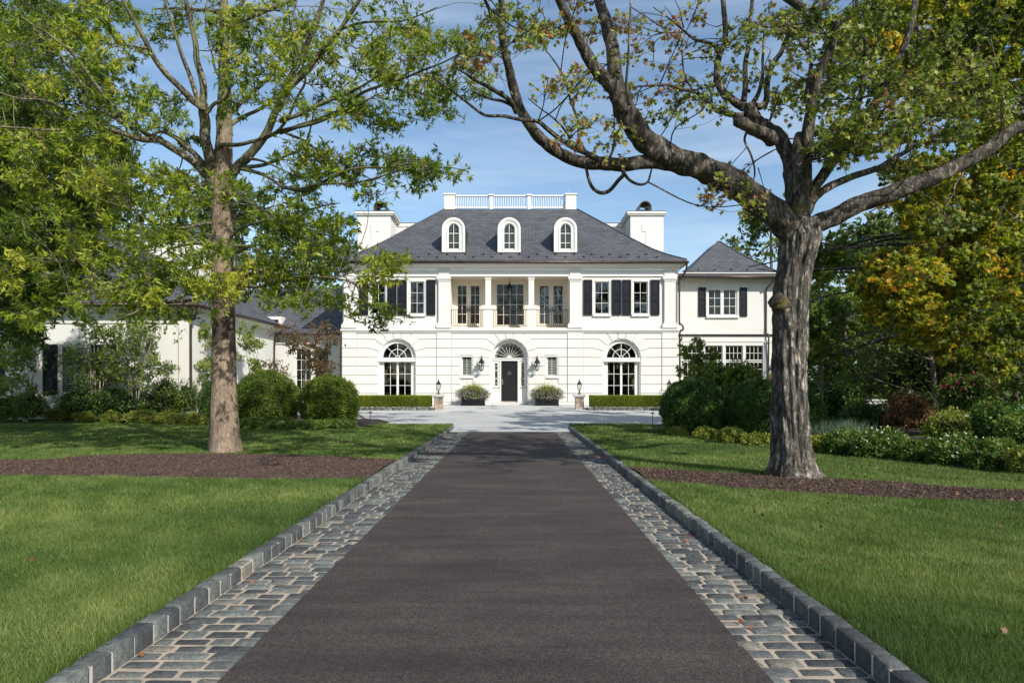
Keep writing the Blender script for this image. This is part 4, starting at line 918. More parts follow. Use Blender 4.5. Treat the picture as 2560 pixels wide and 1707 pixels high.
def pillar(xd, Y, label, llabel, x=None):
    x = PX(xd, Y) if x is None else x; z = float(gz(np.array(Y))); h = z+.82
    t = empty('stone_pillar', (x, Y, z), label, 'pillar', 'stone pillars flanking the entrance')
    g = np.random.default_rng(int(abs(x)*100)); cells = []; V = []
    a = .225; mb = MB(); mb.box(x-a+.012, x+a-.012, Y-a+.012, Y+a-.012, z-.1, h-.16); mb.build('core', M['mortar'], t)
    me_b = MB(); att = []
    for side in range(4):
        zc = z-.05; 
        while zc < h-.18:
            hh = g.uniform(.12, .24); zn = min(zc+hh, h-.16); cut = g.uniform(.3, .7)*2*a-a
            for u0, u1 in ((-a, cut), (cut, a)):
                c, s_ = math.cos(side*math.pi/2), math.sin(side*math.pi/2); n0 = len(me_b.v); me_b.box(u0+.006, u1-.006, -a-.0, -a+.03, zc+.006, zn-.006)
                for k in range(n0, n0+8): px, py, pz = me_b.v[k]; me_b.v[k] = (x+px*c-py*s_, Y+px*s_+py*c, pz)
                att += [g.random()]*6
            zc = zn
    o = me_b.build('shaft', M['pillarstone'], t); at = o.data.attributes.new('v', 'FLOAT', 'FACE'); at.data.foreach_set('value', np.array(att, np.float32))
    MB().box(x-a-.10, x+a+.10, Y-a-.10, Y+a+.10, h-.10, h).box(x-a-.05, x+a+.05, Y-a-.05, Y+a+.05, h-.16, h-.10).build('cap', M['capstone'], t)
    l = empty('post_lantern', (x, Y, h), llabel, 'lantern', 'gas lanterns on stone pillars'); lantern_parts(l, x, Y, h, .80)
pillar(1007.5, 36.2, 'multicoloured fieldstone pillar at the hedge end, beside the pink and purple planter', 'black lantern on the pillar beside the pink flowered planter')
pillar(1331, 36.2, 'fieldstone pillar standing before the arched window with the visible staircase', 'black lantern on the pillar nearest the staircase window')
pillar(803, 36.2, 'stone pillar mostly hidden behind the rounded boxwood, downspout corner', 'black lantern peeking over the rounded boxwood ball beside the dark downspout')
pillar(1537.5, 36.2, 'stone pillar hidden behind the dark boxwood ball near the handrail', 'black lantern between the handrail and the dark boxwood ball')
def wall_lantern(xd, label):
    x = fx(xd); y = FY-.42; z = fz(852)
    t = empty('wall_lantern', (x, y, z), label, 'lantern', 'wall lanterns beside the front door')
    lantern_parts(t, x, y, z+.05, 1.12, False)
    MB().tube(spline([(x, FY-.04, z+.55), (x, FY-.12, z+.85), (x, FY-.30, z+.93), (x, y, z+.80)], 5), .014, 6).box(x-.05, x+.05, FY-.05, FY-.034, z+.3, z+.75).tube([(x, FY-.04, z+.42), (x, y+.1, z+.12)], .012, 6).build('bracket', M['black'], t)
    MB().lathe(x, y, [(.01, z-.03), (.04, z), (.085, z+.05)], 10).build('finial', M['black'], t)
wall_lantern(1233.3, 'black wall lantern right of the front door'); wall_lantern(1107.1, 'black wall lantern left of the front door')
px_ = AX; pl = empty('pendant_lantern', (px_, FY+.8, PZ(636, FY+.8)), 'black lantern hanging from the loggia ceiling', 'lantern')
MB().tube([(px_, FY+.8, fz(634)), (px_, FY+.8, fz(648))], .01, 6).build('chain', M['black'], pl); lantern_parts(pl, px_, FY+.8, fz(674), 1.15, False)
# handrail near the right corner
hr = empty('handrail', (fx(1512), 38.2, .4), 'thin black iron handrail on the steps behind the hedge', 'handrail')
zg = .42; MB().tube([(PX(1516, 38.2), 38.2, zg), (PX(1516, 38.2), 38.2, zg+.95), (PX(1520, 38.2), 38.2, zg+1.0), (PX(1542, 38.2), 38.2, zg+.62), (PX(1542, 38.2), 38.2, zg)], .018, 6).build('rail', M['black'], hr)
# path lights
def path_light(x, y, z, h, label):
    t = empty('path_light', (x, y, z), label, 'garden light', 'small garden path lights')
    MB().tube([(x, y, z-.05), (x, y, z+h-.05)], .014, 6).build('stake', M['copper'], t)
    MB().lathe(x, y, [(.09, z+h-.075), (.085, z+h-.06), (.02, z+h-.015), (.012, z+h)], 12).build('hat', M['copper'], t); MB().tube([(x, y, z+h-.11), (x, y, z+h-.06)], .02, 8).build('lamp_head', M['copper'], t)
path_light(PX(851, 26.9), 26.9, .12, .50, 'copper path light at the lawn corner beside the left boxwood balls')
path_light(PX(1499.5, 25.3), 25.3, .12, .53, 'dark path light at the lawn corner beside the right boxwood balls')
path_light(PX(948, 34.9), 34.9, .42, .52, 'small path light in front of the hedge left of the door')
path_light(PX(1375, 34.9), 34.9, .42, .52, 'small path light in front of the hedge right of the door')
# stone edging of the hedge beds
def edging(xa, xb, label):
    Y = 35.2; z = float(gz(np.array(Y))); g = np.random.default_rng(int(abs(xa)*10)); c = []; x = PX(xa, Y); x1 = PX(xb, Y)
    while x < x1: d = g.uniform(.28, .36); c.append((x+.01, min(x+d, x1)-.01, Y, Y+.16, z-.05, z+.16)); x += d
    o = link_mesh('stone_edging', stones('stone_edging', c, M['cobble'], .012, seed=11), M['cobble']); tag(o, label, 'stone edging', 'granite edgings of the hedge beds')
    MB().box(PX(xa, Y)+.02, PX(xb, Y)-.02, Y+.015, Y+.145, z-.05, z+.13).build('mortar_joint', M['mortar'], o)
    s = MB().box(PX(xa, Y)+.02, x1-.02, Y+.165, Y+2.0, z-.1, z+.09).build('hedge_bed_soil', M['soil']); tag(s, kind='structure')
edging(770, 997, 'grey granite block edging under the hedge left of the door'); edging(1350, 1560, 'grey granite block edging under the hedge right of the door')
# low white wall far behind the right garden
gwl = empty('garden_wall', (16, 30, .1), 'low white wall glimpsed through the shrubs of the garden', 'wall')
MB().box(14.0, 20.5, 30, 30.3, 0, .95).build('masonry', M['white'], gwl); MB().box(13.95, 20.55, 29.95, 30.35, .95, 1.02).build('coping', M['capstone'], gwl)
# far hills
def hills():
    xs = sub(-900, 900, 120); V = []; F = []
    for i, x in enumerate(xs): h = 18+9*math.sin(x*.006+1)+5*math.sin(x*.017)+2*math.sin(x*.05); V += [(x, 560, -6), (x, 600, h), (x, 800, h*.9)]
    for i in range(len(xs)-1):
        for j in (0, 1): F.append((i*3+j, i*3+3+j, i*3+4+j, i*3+1+j))
    MB().add(V, F).build('hills', M['hill'], smooth=True)['kind'] = 'structure'
hills()
# =================================================================== VEGETATION
TPL = {
 'blade': np.array([(0,0),(.13,.45),(0,1),(-.13,.45)]),
 'oval': np.array([(0,0),(.22,.3),(.20,.7),(0,1),(-.20,.7),(-.22,.3)]),
 'maple': np.array([(0,0),(.10,.16),(.42,.05),(.30,.32),(.58,.58),(.24,.60),(0,1.05),(-.24,.60),(-.58,.58),(-.30,.32),(-.42,.05),(-.10,.16)]),
 'tri': np.array([(-.5,0),(.5,0),(0,1)]),
}
def unit(v): return v/(np.linalg.norm(v, axis=-1, keepdims=True)+1e-9)
def leaves(C, D, S, V, tpl='blade', droop=0.0, wide=1.0, bend=0.0, nrm=None):
    """flat leaves at C growing along D; width axis random and mostly level"""
    T = TPL[tpl]; n, k = len(C), len(T); D = unit(D+np.array([0, 0, -droop]))
    Wd = unit(np.cross(D, unit(rng.normal(size=(n, 3))*.75+np.array([.35, -.5, .8])) if nrm is None else unit(nrm+rng.normal(size=(n, 3))*.45)))
    P = C[:, None]+S[:, None, None]*(T[None, :, 0:1]*wide*Wd[:, None]+T[None, :, 1:2]*D[:, None])
    if bend: P[:, :, 2] -= (bend*S[:, None]*T[None, :, 1]**2)
    return P.reshape(-1, 3), np.full(n, k), np.arange(n*k), V
def leaf_obj(name, batches, m, parent=None):
    Vs, Ss, Ls, As = [], [], [], []; o = 0
    for V, S, Lp, A in batches:
        Vs.append(V); Ss.append(S); Ls.append(Lp+o); As.append(A); o += len(V)
    V = np.concatenate(Vs)
    me = np_mesh(name, V, np.concatenate(Ss), np.concatenate(Ls), np.clip(np.concatenate(As), 0, 1))
    return link_mesh(name, me, m, parent)
def tubes_obj(name, tubes, m, parent=None, segf=None):
    V, S, Lp = [], [], []; o = 0
    for P, r in tubes:
        mr = r[0]; seg = 20 if mr > .14 else 10 if mr > .06 else 6 if mr > .02 else 4 if mr > .008 else 3
        T = np.gradient(P, axis=0); T = unit(T); up = np.array([.31, .17, .93]) if abs(T[0][2]) < .9 else np.array([1., .1, 0])
        u = np.cross(T[0], up); u /= np.linalg.norm(u); ang = np.arange(seg)*2*np.pi/seg; n = len(P); rows = []
        for i in range(n):
            u = u-T[i]*(u @ T[i]); u /= np.linalg.norm(u)+1e-9; v = np.cross(T[i], u)
            rr = r[i]*(1+(.10*np.sin(3*ang+i*.7)+.05*np.sin(5*ang-i*1.1) if mr > .05 else 0))
            rows.append(P[i]+(rr*np.cos(ang))[:, None]*u+(rr*np.sin(ang))[:, None]*v)
        V.append(np.concatenate(rows)); i = np.arange(n-1)[:, None]*seg; j = np.arange(seg)[None]; j2 = (j+1)%seg
        F = np.stack([i+j, i+j2, i+seg+j2, i+seg+j], -1).reshape(-1, 4); S.append(np.full(len(F), 4)); Lp.append(F.ravel()+o)
        S.append(np.array([seg])); Lp.append(np.arange((n-1)*seg, n*seg)+o); o += n*seg
    me = np_mesh(name, np.concatenate(V), np.concatenate(S), np.concatenate(Lp))
    return link_mesh(name, me, m, parent, smooth=True)
class Skel:
    """limbs (polylines with radii) plus a cloud of points to grow from"""
    def __init__(s): s.t = []; s.p = []; s.r = []
    def limb(s, pts, r0, r1, n=6, wob=0.0, grow=True):
        P = np.array(pts, float); C = spline(P, n); 
        if wob: C[1:] += wob*np.stack([waves(C[1:]*1.0, int(abs(C[0,0]*97))+k, .55, 2) for k in range(3)], 1)*np.linspace(.2, 1, len(C)-1)[:, None]
        rr = np.linspace(0, 1, len(C)); rad = r0+(r1-r0)*rr**.85
        s.t.append((C, rad)); 
        if grow: s.p.append(C[2:] if len(C) > 4 else C); s.r.append(rad[2:] if len(C) > 4 else rad)
        return C
    def cloud(s): return np.concatenate(s.p), np.concatenate(s.r)
def twiggy(sk, puffs, ntw, per, tl=.5, r_tw=.006, sag=0.1, up=.3, join=True, br=.022):
    """a branch from the nearest limb to each puff, twigs through the puff; returns leaf sites, outward directions and clump value"""
    C, Dd, Vv = [], [], []
    for (c, rad, n, val) in puffs:
        c = np.array(c, float); rad = np.array(rad, float)
        P, r = sk.cloud(); d = np.linalg.norm(P-c, axis=1)+np.clip(c[2]-P[:, 2], -9, 0)*-.25; d = d+np.where(r < .012, 1.0, 0)
        i = int(np.argmin(d)); a = P[i]
        if join and d[i] > .25:
            L_ = np.linalg.norm(c-a); mid = (a+c)/2+np.array([0, 0, -sag*L_])+rng.normal(0, .08*L_, 3); q = c+(c-a)/L_*rad*.5+np.array([0, 0, up*rad[2]])
            B = spline([a, mid, c, q], 5); rr = np.linspace(min(r[i]*.7, br*(.6+L_*.35)), .005, len(B)); sk.t.append((B, rr)); sk.p.append(B[2:]); sk.r.append(rr[2:])
        else: B = np.array([c-rad*.5, c, c+rad*.5])
        m = max(2, int(ntw*n)); 
        for _ in range(m):
            s0 = B[rng.integers(len(B)//3, len(B))]; v = unit(rng.normal(size=3)); e = c+v*rad*rng.uniform(.35, 1)**.5
            if np.linalg.norm(e-s0) < .05: continue
            mid = (s0+e)/2+rng.normal(0, .07, 3)+np.array([0, 0, .05]); T = spline([s0, mid, e], 3)
            sk.t.append((T, np.linspace(r_tw, r_tw*.35, len(T))))
            k = max(1, int(per*rng.uniform(.6, 1.4))); u = rng.uniform(.25, 1.02, k)*(len(T)-1); i0 = np.clip(u.astype(int), 0, len(T)-2); f = (u-i0)[:, None]
            C.append(T[i0]*(1-f)+T[i0+1]*f+rng.normal(0, .03, (k, 3))); dv = unit(e-s0)
            Dd.append(dv+rng.normal(0, .5, (k, 3))); Vv.append(np.full(k, val)+rng.normal(0, .06))
    return np.concatenate(C), np.concatenate(Dd), np.concatenate(Vv)
def star_leaves(C, D, V, nb, size, tpl='blade', droop=.15, wide=1.0, spread=.75, jit=.12):
    """several leaves radiating from each site (oak clusters)"""
    C2 = np.repeat(C, nb, 0); D2 = unit(np.repeat(unit(D), nb, 0)+rng.normal(0, spread, (len(C2), 3)))
    S = size*rng.uniform(.5, 1.35, len(C2)); V2 = np.repeat(V, nb)+rng.normal(0, jit, len(C2))
    return leaves(C2, D2, S, V2, tpl, droop, wide)
def ell(xd, yd, rx, ry, Y, dy, n, size=(.5, .3), val=.45, vj=.15, flat=True):
    """n puffs scattered through an ellipse of the picture at distance Y +- dy (world positions)"""
    out = []
    for _ in range(n):
        a = rng.uniform(0, 6.28); q = math.sqrt(rng.uniform(0, 1)); y = Y+rng.normal(0, dy)
        yc = max(y, 3)
        c = (PX(xd+rx*q*math.cos(a), yc), yc, PZ(yd+ry*q*math.sin(a), yc)); s = size[0]*rng.uniform(.7, 1.25)
        out.append((c, (s, s, size[1]*rng.uniform(.7, 1.2)), 1.0, val+rng.normal(0, vj)))
    return out

# ------------------------------------------------------------------ grass
def lawn_mask(P):
    """keep blades off mulch"""
    x, y = P[:, 0], P[:, 1]
    L_ = x < 0
    fl = np.interp(x, MLF[:, 0], MLF[:, 1]); bl = np.interp(x, MLB[:, 0], MLB[:, 1]); ml = L_ & (y > fl) & (y < bl)
    fr_ = np.interp(x, MRF[:, 0], MRF[:, 1]); br_ = np.interp(x, MRB[:, 0], MRB[:, 1]); mr = ~L_ & (y > fr_) & (y < br_)
    B = spline(BLF, 8); o = np.argsort(B[:, 0]); bb = np.interp(x, B[o, 0], B[o, 1]); over = L_ & (y > bb)
    B = spline(BRF, 8); o = np.argsort(B[:, 0]); bb = np.interp(x, B[o, 0], B[o, 1]); over |= ~L_ & (x > 5) & (y > bb)
    return ~(ml | mr | over)
def grass():
    bt = []
    for side in (-1, 1):
        for (y0, y1, dens, h, wd) in ((2.6, 5.2, 13000, .046, .0035), (5.2, 8, 8000, .048, .0048), (8, 12, 3600, .050, .008), (12, 18, 1400, .052, .013), (18, 26.6, 520, .055, .022)):
            xin = 2.40 if side < 0 else 2.11; xo = .80*y1+1.5; n = int((xo-xin)*(y1-y0)*dens)
            x = side*rng.uniform(xin, xo, n); y = rng.uniform(y0, y1, n); P = np.stack([x, y], 1)
            k = (np.abs(x) < .80*y+1.2) & lawn_mask(P); P = P[k]; n = len(P)
            z = lawn_z(P[:, 0], P[:, 1])-.006
            patch = waves(P, 21, .22, 3); fine = waves(P, 22, 1.6, 2)
            H = h*rng.uniform(.55, 1.35, n)*(1+.22*fine); C = np.concatenate([P, z[:, None]], 1)
            D = rng.normal(0, .42, (n, 3)); D[:, 2] = 1; D[:, 0] += .25*waves(P, 23, .9, 2); D[:, 1] += .25*waves(P, 24, .9, 2)
            edge = np.exp(-np.clip(np.abs(P[:, 0])-xin, 0, 9)/.25)
            V = .42+.27*patch+.12*fine+rng.normal(0, .15, n)+(rng.random(n) < .05)*.35-edge*.12; H = H*(1+.55*edge)
            bare = np.exp(-((P[:, 0]+2.85)/.35)**2-((P[:, 1]-3.9)/.7)**2); H = np.where(rng.random(n) < bare*.85, .008, H); V = V+bare*.3
            v = leaves(C, D, H, V, 'tri', 0, 1); Pv = v[0].reshape(n, 3, 3); base = (Pv[:, 0]+Pv[:, 1])/2; wv = unit(Pv[:, 1]-Pv[:, 0])*wd*rng.uniform(.7, 1.3, n)[:, None]
            Pv[:, 0] = base-wv/2; Pv[:, 1] = base+wv/2; Pv[:, 2, 2] = np.maximum(Pv[:, 2, 2], Pv[:, 0, 2]+.02)
            bt.append((Pv.reshape(-1, 3), v[1], v[2], v[3]))
    tag(leaf_obj('grass', bt, M['grass']), 'short mown lawn grass on both sides of the drive', 'grass', kind='stuff')
grass()
# fallen leaves, mulch chips
n = 700; x = np.where(rng.random(n) < .5, rng.uniform(-16, -2.5, n), rng.uniform(2.2, 13, n)); y = rng.uniform(3.4, 24, n)
C = np.stack([x, y, lawn_z(x, y)+.055], 1); D = rng.normal(0, 1, (n, 3)); D[:, 2] *= .25
m_ = 110; C[:m_] = np.stack([np.where(rng.random(m_) < .5, LK+rng.uniform(.02, .5, m_), RK-rng.uniform(.02, .5, m_)), rng.uniform(3.6, 22, m_), np.full(m_, .016)], 1); x = C[:, 0]; y = C[:, 1]
k = np.abs(x) < .78*y+1
tag(leaf_obj('fallen_leaves', [leaves(C[k], D[k], (rng.uniform(.025, .055, n)*np.clip(.55+y/14, .6, 1))[k], rng.random(n)[k], 'maple')], M['fallen']), 'scattered reddish fallen leaves on the lawns and mulch', 'leaves', kind='stuff')
def chips():
    bt = []
    for F_, B_ in ((MLF, MLB), (MRF, MRB)):
        n = 70000; t = rng.uniform(0, len(F_)-1.001, n); i = t.astype(int); f = (t-i)[:, None]; a = F_[i]*(1-f)+F_[i+1]*f; b = B_[i]*(1-f)+B_[i+1]*f
        q = rng.random(n)[:, None]; P = a*(1-q)+b*q; k = (np.abs(P[:, 0]) < .8*P[:, 1]+1); P = P[k]; q = q[k]; n = len(P)
        z = lawn_z(P[:, 0], P[:, 1])+.004+.04*np.sin(np.pi*q[:, 0])+rng.uniform(-.002, .014, n)
        D = rng.normal(0, 1, (n, 3)); D[:, 2] *= .3; bt.append(leaves(np.concatenate([P, z[:, None]], 1), D, rng.uniform(.018, .055, n), rng.random(n), 'blade', 0, 1.0))
    m, nt, b = mat('mulch_chip'); at = N(nt, 'ShaderNodeAttribute', attribute_name='v'); nt.links.new(ramp(nt, at.outputs['Fac'], [(0, (.025,.014,.010)), (.7, (.085,.048,.034)), (1, (.19,.12,.085))]), b.inputs['Base Color']); b.inputs['Roughness'].default_value = .9
    tag(leaf_obj('mulch_chips', bt, m), 'brown bark mulch chips in the beds crossing the lawns', 'mulch', kind='stuff')
chips()

rng = np.random.default_rng(101)
# ------------------------------------------------------------------ bushes
def shell(c, rad, n, seed, lump=.10, freq=.8, inner=.82, low=-.75):
    v = unit(rng.normal(size=(int(n*1.5), 3))); v = v[v[:, 2] > low][:n]; c = np.array(c, float); rad = np.array(rad, float)
    f = 1+lump*waves(v*3.0+c*.37, seed, freq*.35, 3); q = rng.uniform(inner, 1.03, len(v))**.8
    return c+v*rad*(f*q)[:, None], v, f
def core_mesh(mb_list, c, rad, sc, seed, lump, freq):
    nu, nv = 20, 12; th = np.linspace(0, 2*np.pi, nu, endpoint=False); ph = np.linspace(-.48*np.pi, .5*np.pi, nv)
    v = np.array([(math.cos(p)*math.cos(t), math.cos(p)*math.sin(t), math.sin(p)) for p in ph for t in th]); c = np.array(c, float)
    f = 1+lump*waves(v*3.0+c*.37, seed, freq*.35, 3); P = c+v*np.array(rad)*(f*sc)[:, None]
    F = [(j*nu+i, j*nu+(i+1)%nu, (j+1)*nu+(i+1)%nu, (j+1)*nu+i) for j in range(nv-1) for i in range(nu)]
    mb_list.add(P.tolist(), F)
def bush(name, label, cat, lumps, m, n, size, group=None, tpl='oval', lump=.10, freq=.8, inner=.82, core=.86, vbase=.45, vj=.16, droop=0, wide=1.0, out=.8, flowers=None, low=-.75):
    """lumps: list of (centre, radii)"""
    c0 = np.mean([l[0] for l in lumps], axis=0); zb = min(l[0][2]-l[1][2] for l in lumps)
    root = empty(name, (c0[0], c0[1], zb), label, cat, group); tot = sum(l[1][0]*l[1][2] for l in lumps); bt = []; cm = MB()
    for i, (c, rad) in enumerate(lumps):
        sd_ = int(abs(c[0]*31+c[1]*17))+i; k = int(n*rad[0]*rad[2]/tot)
        P, v, f = shell(c, rad, k, sd_, lump, freq, inner, low); cl = waves(P, sd_+9, 1.9, 2); P = P+v*(.045*cl)[:, None]; V = vbase+(f-1)*1.6+.13*cl+rng.normal(0, vj, len(P))+.10*waves(P, sd_+3, .9, 2)  # leaf tone follows the clumps: shade of the hollows put into the colour
        bt.append(leaves(P, v*out*.6+rng.normal(0, .6, P.shape), size*rng.uniform(.6, 1.35, len(P)), V, tpl, droop, wide, nrm=v+np.array([0, 0, .25])))
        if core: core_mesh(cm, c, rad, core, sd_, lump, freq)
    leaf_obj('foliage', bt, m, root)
    if core: cm.build('dark_core', M['core'], root, True)
    if flowers:
        fm, fn, fs, fnm = flowers; bt = []
        for i, (c, rad) in enumerate(lumps):
            P, v, f = shell(c, rad, max(3, int(fn/len(lumps))), i+50, lump, freq, .98, -.1); P = P+v*.03
            for _ in range(4): bt.append(leaves(P, unit(v+rng.normal(0, .8, v.shape)), fs*rng.uniform(.7, 1.2, len(P)), rng.random(len(P)), 'oval', 0, 1.7))
        leaf_obj(fnm, bt, fm, root)
    return root
def ball(xd, Y, hwd, yt, label, m, n=26000, group=None, z=.1, vb=.42):
    r = hwd*K*Y; zt = PZ(yt, Y); rz_ = (zt-z)*.56; return bush('boxwood_ball', label, 'shrub', [((PX(xd, Y), Y, zt-rz_), (r, r, rz_))], m, int(n*1.2), .050, group, lump=.055, freq=2.6, inner=.90, core=.88, vbase=vb, vj=.15, out=.7, low=-.95)
GB = 'clipped boxwood balls beside the court'
ball(756.5, 25.8, 67, 862, 'round clipped boxwood ball nearest the hedge left of the court', M['box'], 30000, GB, vb=.52)
ball(614, 26.2, 72, 852, 'largest boxwood ball just right of the oak trunk', M['box'], 32000, GB, vb=.48)
ball(508, 27.5, 48, 868, 'boxwood ball mostly hidden behind the oak trunk', M['boxdark'], 16000, GB)
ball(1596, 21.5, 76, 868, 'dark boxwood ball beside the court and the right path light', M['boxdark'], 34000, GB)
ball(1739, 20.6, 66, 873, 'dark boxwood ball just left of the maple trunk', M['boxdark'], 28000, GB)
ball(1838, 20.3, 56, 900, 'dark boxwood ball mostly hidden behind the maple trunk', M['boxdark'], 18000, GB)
def hedge(xa, xb, label):
    Y = 36.0; x0, x1 = PX(xa, Y), PX(xb, Y); z0, z1 = .45, PZ(909.5, 35.5); n = 30000; dy = .42
    g = rng.random((n, 3)); f = rng.integers(0, 10, n); x = x0+(x1-x0)*g[:, 0]; y = Y-dy+2*dy*g[:, 1]; z = z0+(z1-z0)*g[:, 2]**.8
    y = np.where(f < 6, Y-dy+rng.uniform(-.03, .06, n), y); z = np.where(f >= 6, z1+rng.uniform(-.06, .02, n), z); P = np.stack([x, y, z], 1)
    clump = waves(P, 77, .5, 2); P[:, 1] -= .05*clump*(f < 6)*(1.2-g[:, 2]); up = (1-g[:, 2])*(f < 6)
    D = rng.normal(0, .6, (n, 3))+np.where(f[:, None] < 6, [0, -.8, .5], [0, 0, .8]); V = .50+.16*clump-.05*up+rng.normal(0, .16, n)
    root = empty('hedge', ((x0+x1)/2, Y, z0), label, 'hedge', 'clipped hedges in front of the mansion')
    leaf_obj('foliage', [leaves(P, D, rng.uniform(.03, .06, n), V, 'oval', nrm=np.where(f[:, None] < 6, [.2, -1., .4], [0, -.2, 1.]))], M['hedge'], root)
    MB().box(x0+.03, x1-.03, Y-dy+.05, Y+dy-.05, z0+.08, z1-.05).build('dark_core', M['core'], root)
    st = MB()
    for i in range(18): xx = x0+.2+i*(x1-x0-.4)/17; st.tube([(xx, Y-.25, z0-.1), (xx, Y-.25, z0+.15)], .02, 5)
    st.build('stems', M['twig'], root)
hedge(772, 992.5, 'low clipped hedge left of the door under the arched window'); hedge(1353.5, 1560, 'low clipped hedge right of the door under the staircase window')
def lowrow(prefix, specs, m, group, size=.055, cat='shrub', name='shrub', **kw):
    for xd, yd, hw, ht, lab in specs:
        Y = GY(yd, .12); r = hw*K*Y; h = ht*K*Y; bush(name, lab, cat, [((PX(xd, Y), Y+r*.5, .12+h*.42), (r, r*.8, h*.62))], m, int(2500+hw*70), size, group, lump=.16, freq=1.4, inner=.6, core=.72, vbase=.5, **kw)
lowrow('', [(130, 965, 34, 26, 'low green shrub at the window sill of the garden wing, farthest from the oak'), (188, 968, 26, 24, 'golden low shrub in front of the pale stems nearest the dark shutter'),
  (250, 971, 26, 25, 'golden low shrub below the second clump of pale stems'), (318, 972, 36, 28, 'low green shrub between the pale stems and the oak'), (385, 975, 34, 27, 'low green shrub below the side wall of the garden wing'), (440, 978, 30, 28, 'low green shrub just left of the oak trunk')],
  M['gold'], 'low shrubs along the left lawn edge', .05)
lowrow('', [(575, 985, 40, 24, 'low spreading shrub at the foot of the largest boxwood ball'), (640, 986, 36, 26, 'low spreading shrub between the feet of the two rounded boxwoods'), (710, 986, 40, 20, 'low spreading shrub below the round boxwood nearest the court'), (775, 984, 38, 22, 'low spreading shrub at the left path light')],
  M['shrub'], 'low shrubs below the left boxwood balls', .05)
lowrow('', [(1559, 999, 22, 18, 'small yellow green tuft at the court end of the right bed'), (1628, 1008, 27, 24, 'pale tuft shrub second along the right bed'), (1686, 1018, 34, 34, 'brightest yellow green tuft in the right bed'), (1752, 1024, 28, 26, 'reddish tinged tuft beside the maple trunk'), (1885, 1036, 30, 30, 'yellow green tuft just right of the maple trunk')],
  M['gold'], 'low tufts along the right bed', .06, droop=.2)
# right flower bed
def rb_(xd, yd, hw, ht, lab, m=M['shrub'], fl=None, name='rose_shrub', cat='shrub', size=.055, **kw):
    Y = GY(yd, .12); r = hw*K*Y; h = ht*K*Y
    bush(name, lab, cat, [((PX(xd-hw*.4, Y+.3), Y+r*.4, .12+h*.40), (r*.65, r*.6, h*.62)), ((PX(xd+hw*.35, Y+.3), Y+r*.55, .12+h*.42), (r*.68, r*.6, h*.64))], m, int(4200+hw*60), size, 'flowering shrubs in the right bed', lump=.2, freq=1.5, inner=.5, core=.66, flowers=fl, vbase=.34, **kw)
WF = lambda n: (M['petal'], n, .035, 'blossoms')
rb_(1935, 1044, 50, 52, 'green shrub with few white flowers just right of the trunk', fl=WF(14))
rb_(2020, 1052, 60, 62, 'white flowered shrub with the densest blossoms, nearer the trunk', fl=WF(42))
rb_(2105, 1060, 46, 46, 'flowerless green shrub between the two white flowered ones', m=M['shrub'])
rb_(2190, 1070, 62, 68, 'white flowered shrub farther from the trunk', fl=WF(46))
rb_(2280, 1082, 60, 66, 'green shrub with small pink buds near the frame edge', fl=(M['pink'], 8, .03, 'buds'))
rb_(2370, 1092, 60, 66, 'golden tinged shrub cut by the frame edge', m=M['gold'])
def mid(xd, Y, hw, yt, yb, lab, m, n=9000, size=.08, name='shrub', cat='shrub', grp=None, k=3, **kw):
    kk = K*Y; zt, zb_ = PZ(yt, Y), max(PZ(yb, Y), .1); lumps = []
    for i in range(k):
        u = (i+.5)/k*2-1; lumps.append(((PX(xd+u*hw*.6, Y), Y+rng.uniform(-.5, .5), zb_+(zt-zb_)*rng.uniform(.42, .52)), (hw*kk*(.5 if k > 1 else 1), hw*kk*.5, (zt-zb_)*rng.uniform(.5, .58))))
    kw = {**dict(lump=.22, freq=1.2, inner=.45, core=.7), **kw}
    return bush(name, lab, cat, lumps, m, n, size, grp, **kw)
mid(2180, 17.5, 85, 945, 1030, 'pale green hydrangea with large domed flower heads', M['gold'], 9000, .07, 'hydrangea', 'shrub', vbase=.35)
mid(2345, 13.6, 60, 960, 1075, 'dark leafy shrub at the frame edge beside the pink budded shrub', M['shrub'], 9000, .07)
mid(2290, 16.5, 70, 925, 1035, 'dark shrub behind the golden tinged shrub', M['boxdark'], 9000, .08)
mid(2235, 20, 60, 865, 960, 'crepe myrtle with magenta flower clusters', M['shrub'], 8000, .08, 'crepe_myrtle', 'tree', flowers=(M['pink'], 40, .09, 'flower_clusters'))
mid(2085, 21, 62, 912, 985, 'rust coloured feathery shrub behind the white flowers', M['red'], 12000, .07, droop=.3)
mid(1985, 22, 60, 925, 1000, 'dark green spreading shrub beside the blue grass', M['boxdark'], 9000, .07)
mid(1690, 26, 75, 830, 950, 'glossy green rounded shrub under the wing windows', M['garden'], 13000, .10, k=3, vbase=.5)
mid(1785, 27, 24, 850, 940, 'pink crepe myrtle beside the wing corner', M['shrub'], 3000, .08, 'crepe_myrtle', 'tree', k=1, flowers=(M['pink'], 26, .08, 'flower_clusters'))
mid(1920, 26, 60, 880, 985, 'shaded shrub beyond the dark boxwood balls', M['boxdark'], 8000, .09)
mid(2130, 27, 110, 800, 960, 'broad garden shrub in front of the distant trees', M['far'], 12000, .12)
mid(40, 29, 75, 905, 965, 'mixed green shrub under the wing window at the frame edge', M['shrub'], 12000, .075, k=3)
mid(250, 29.6, 120, 890, 960, 'dark shaded shrub row under the pale stems', M['boxdark'], 12000, .08, k=5)
mid(400, 30.2, 60, 870, 965, 'bushy green shrub at the corner of the garden wing', M['shrub'], 7000, .08, k=2)
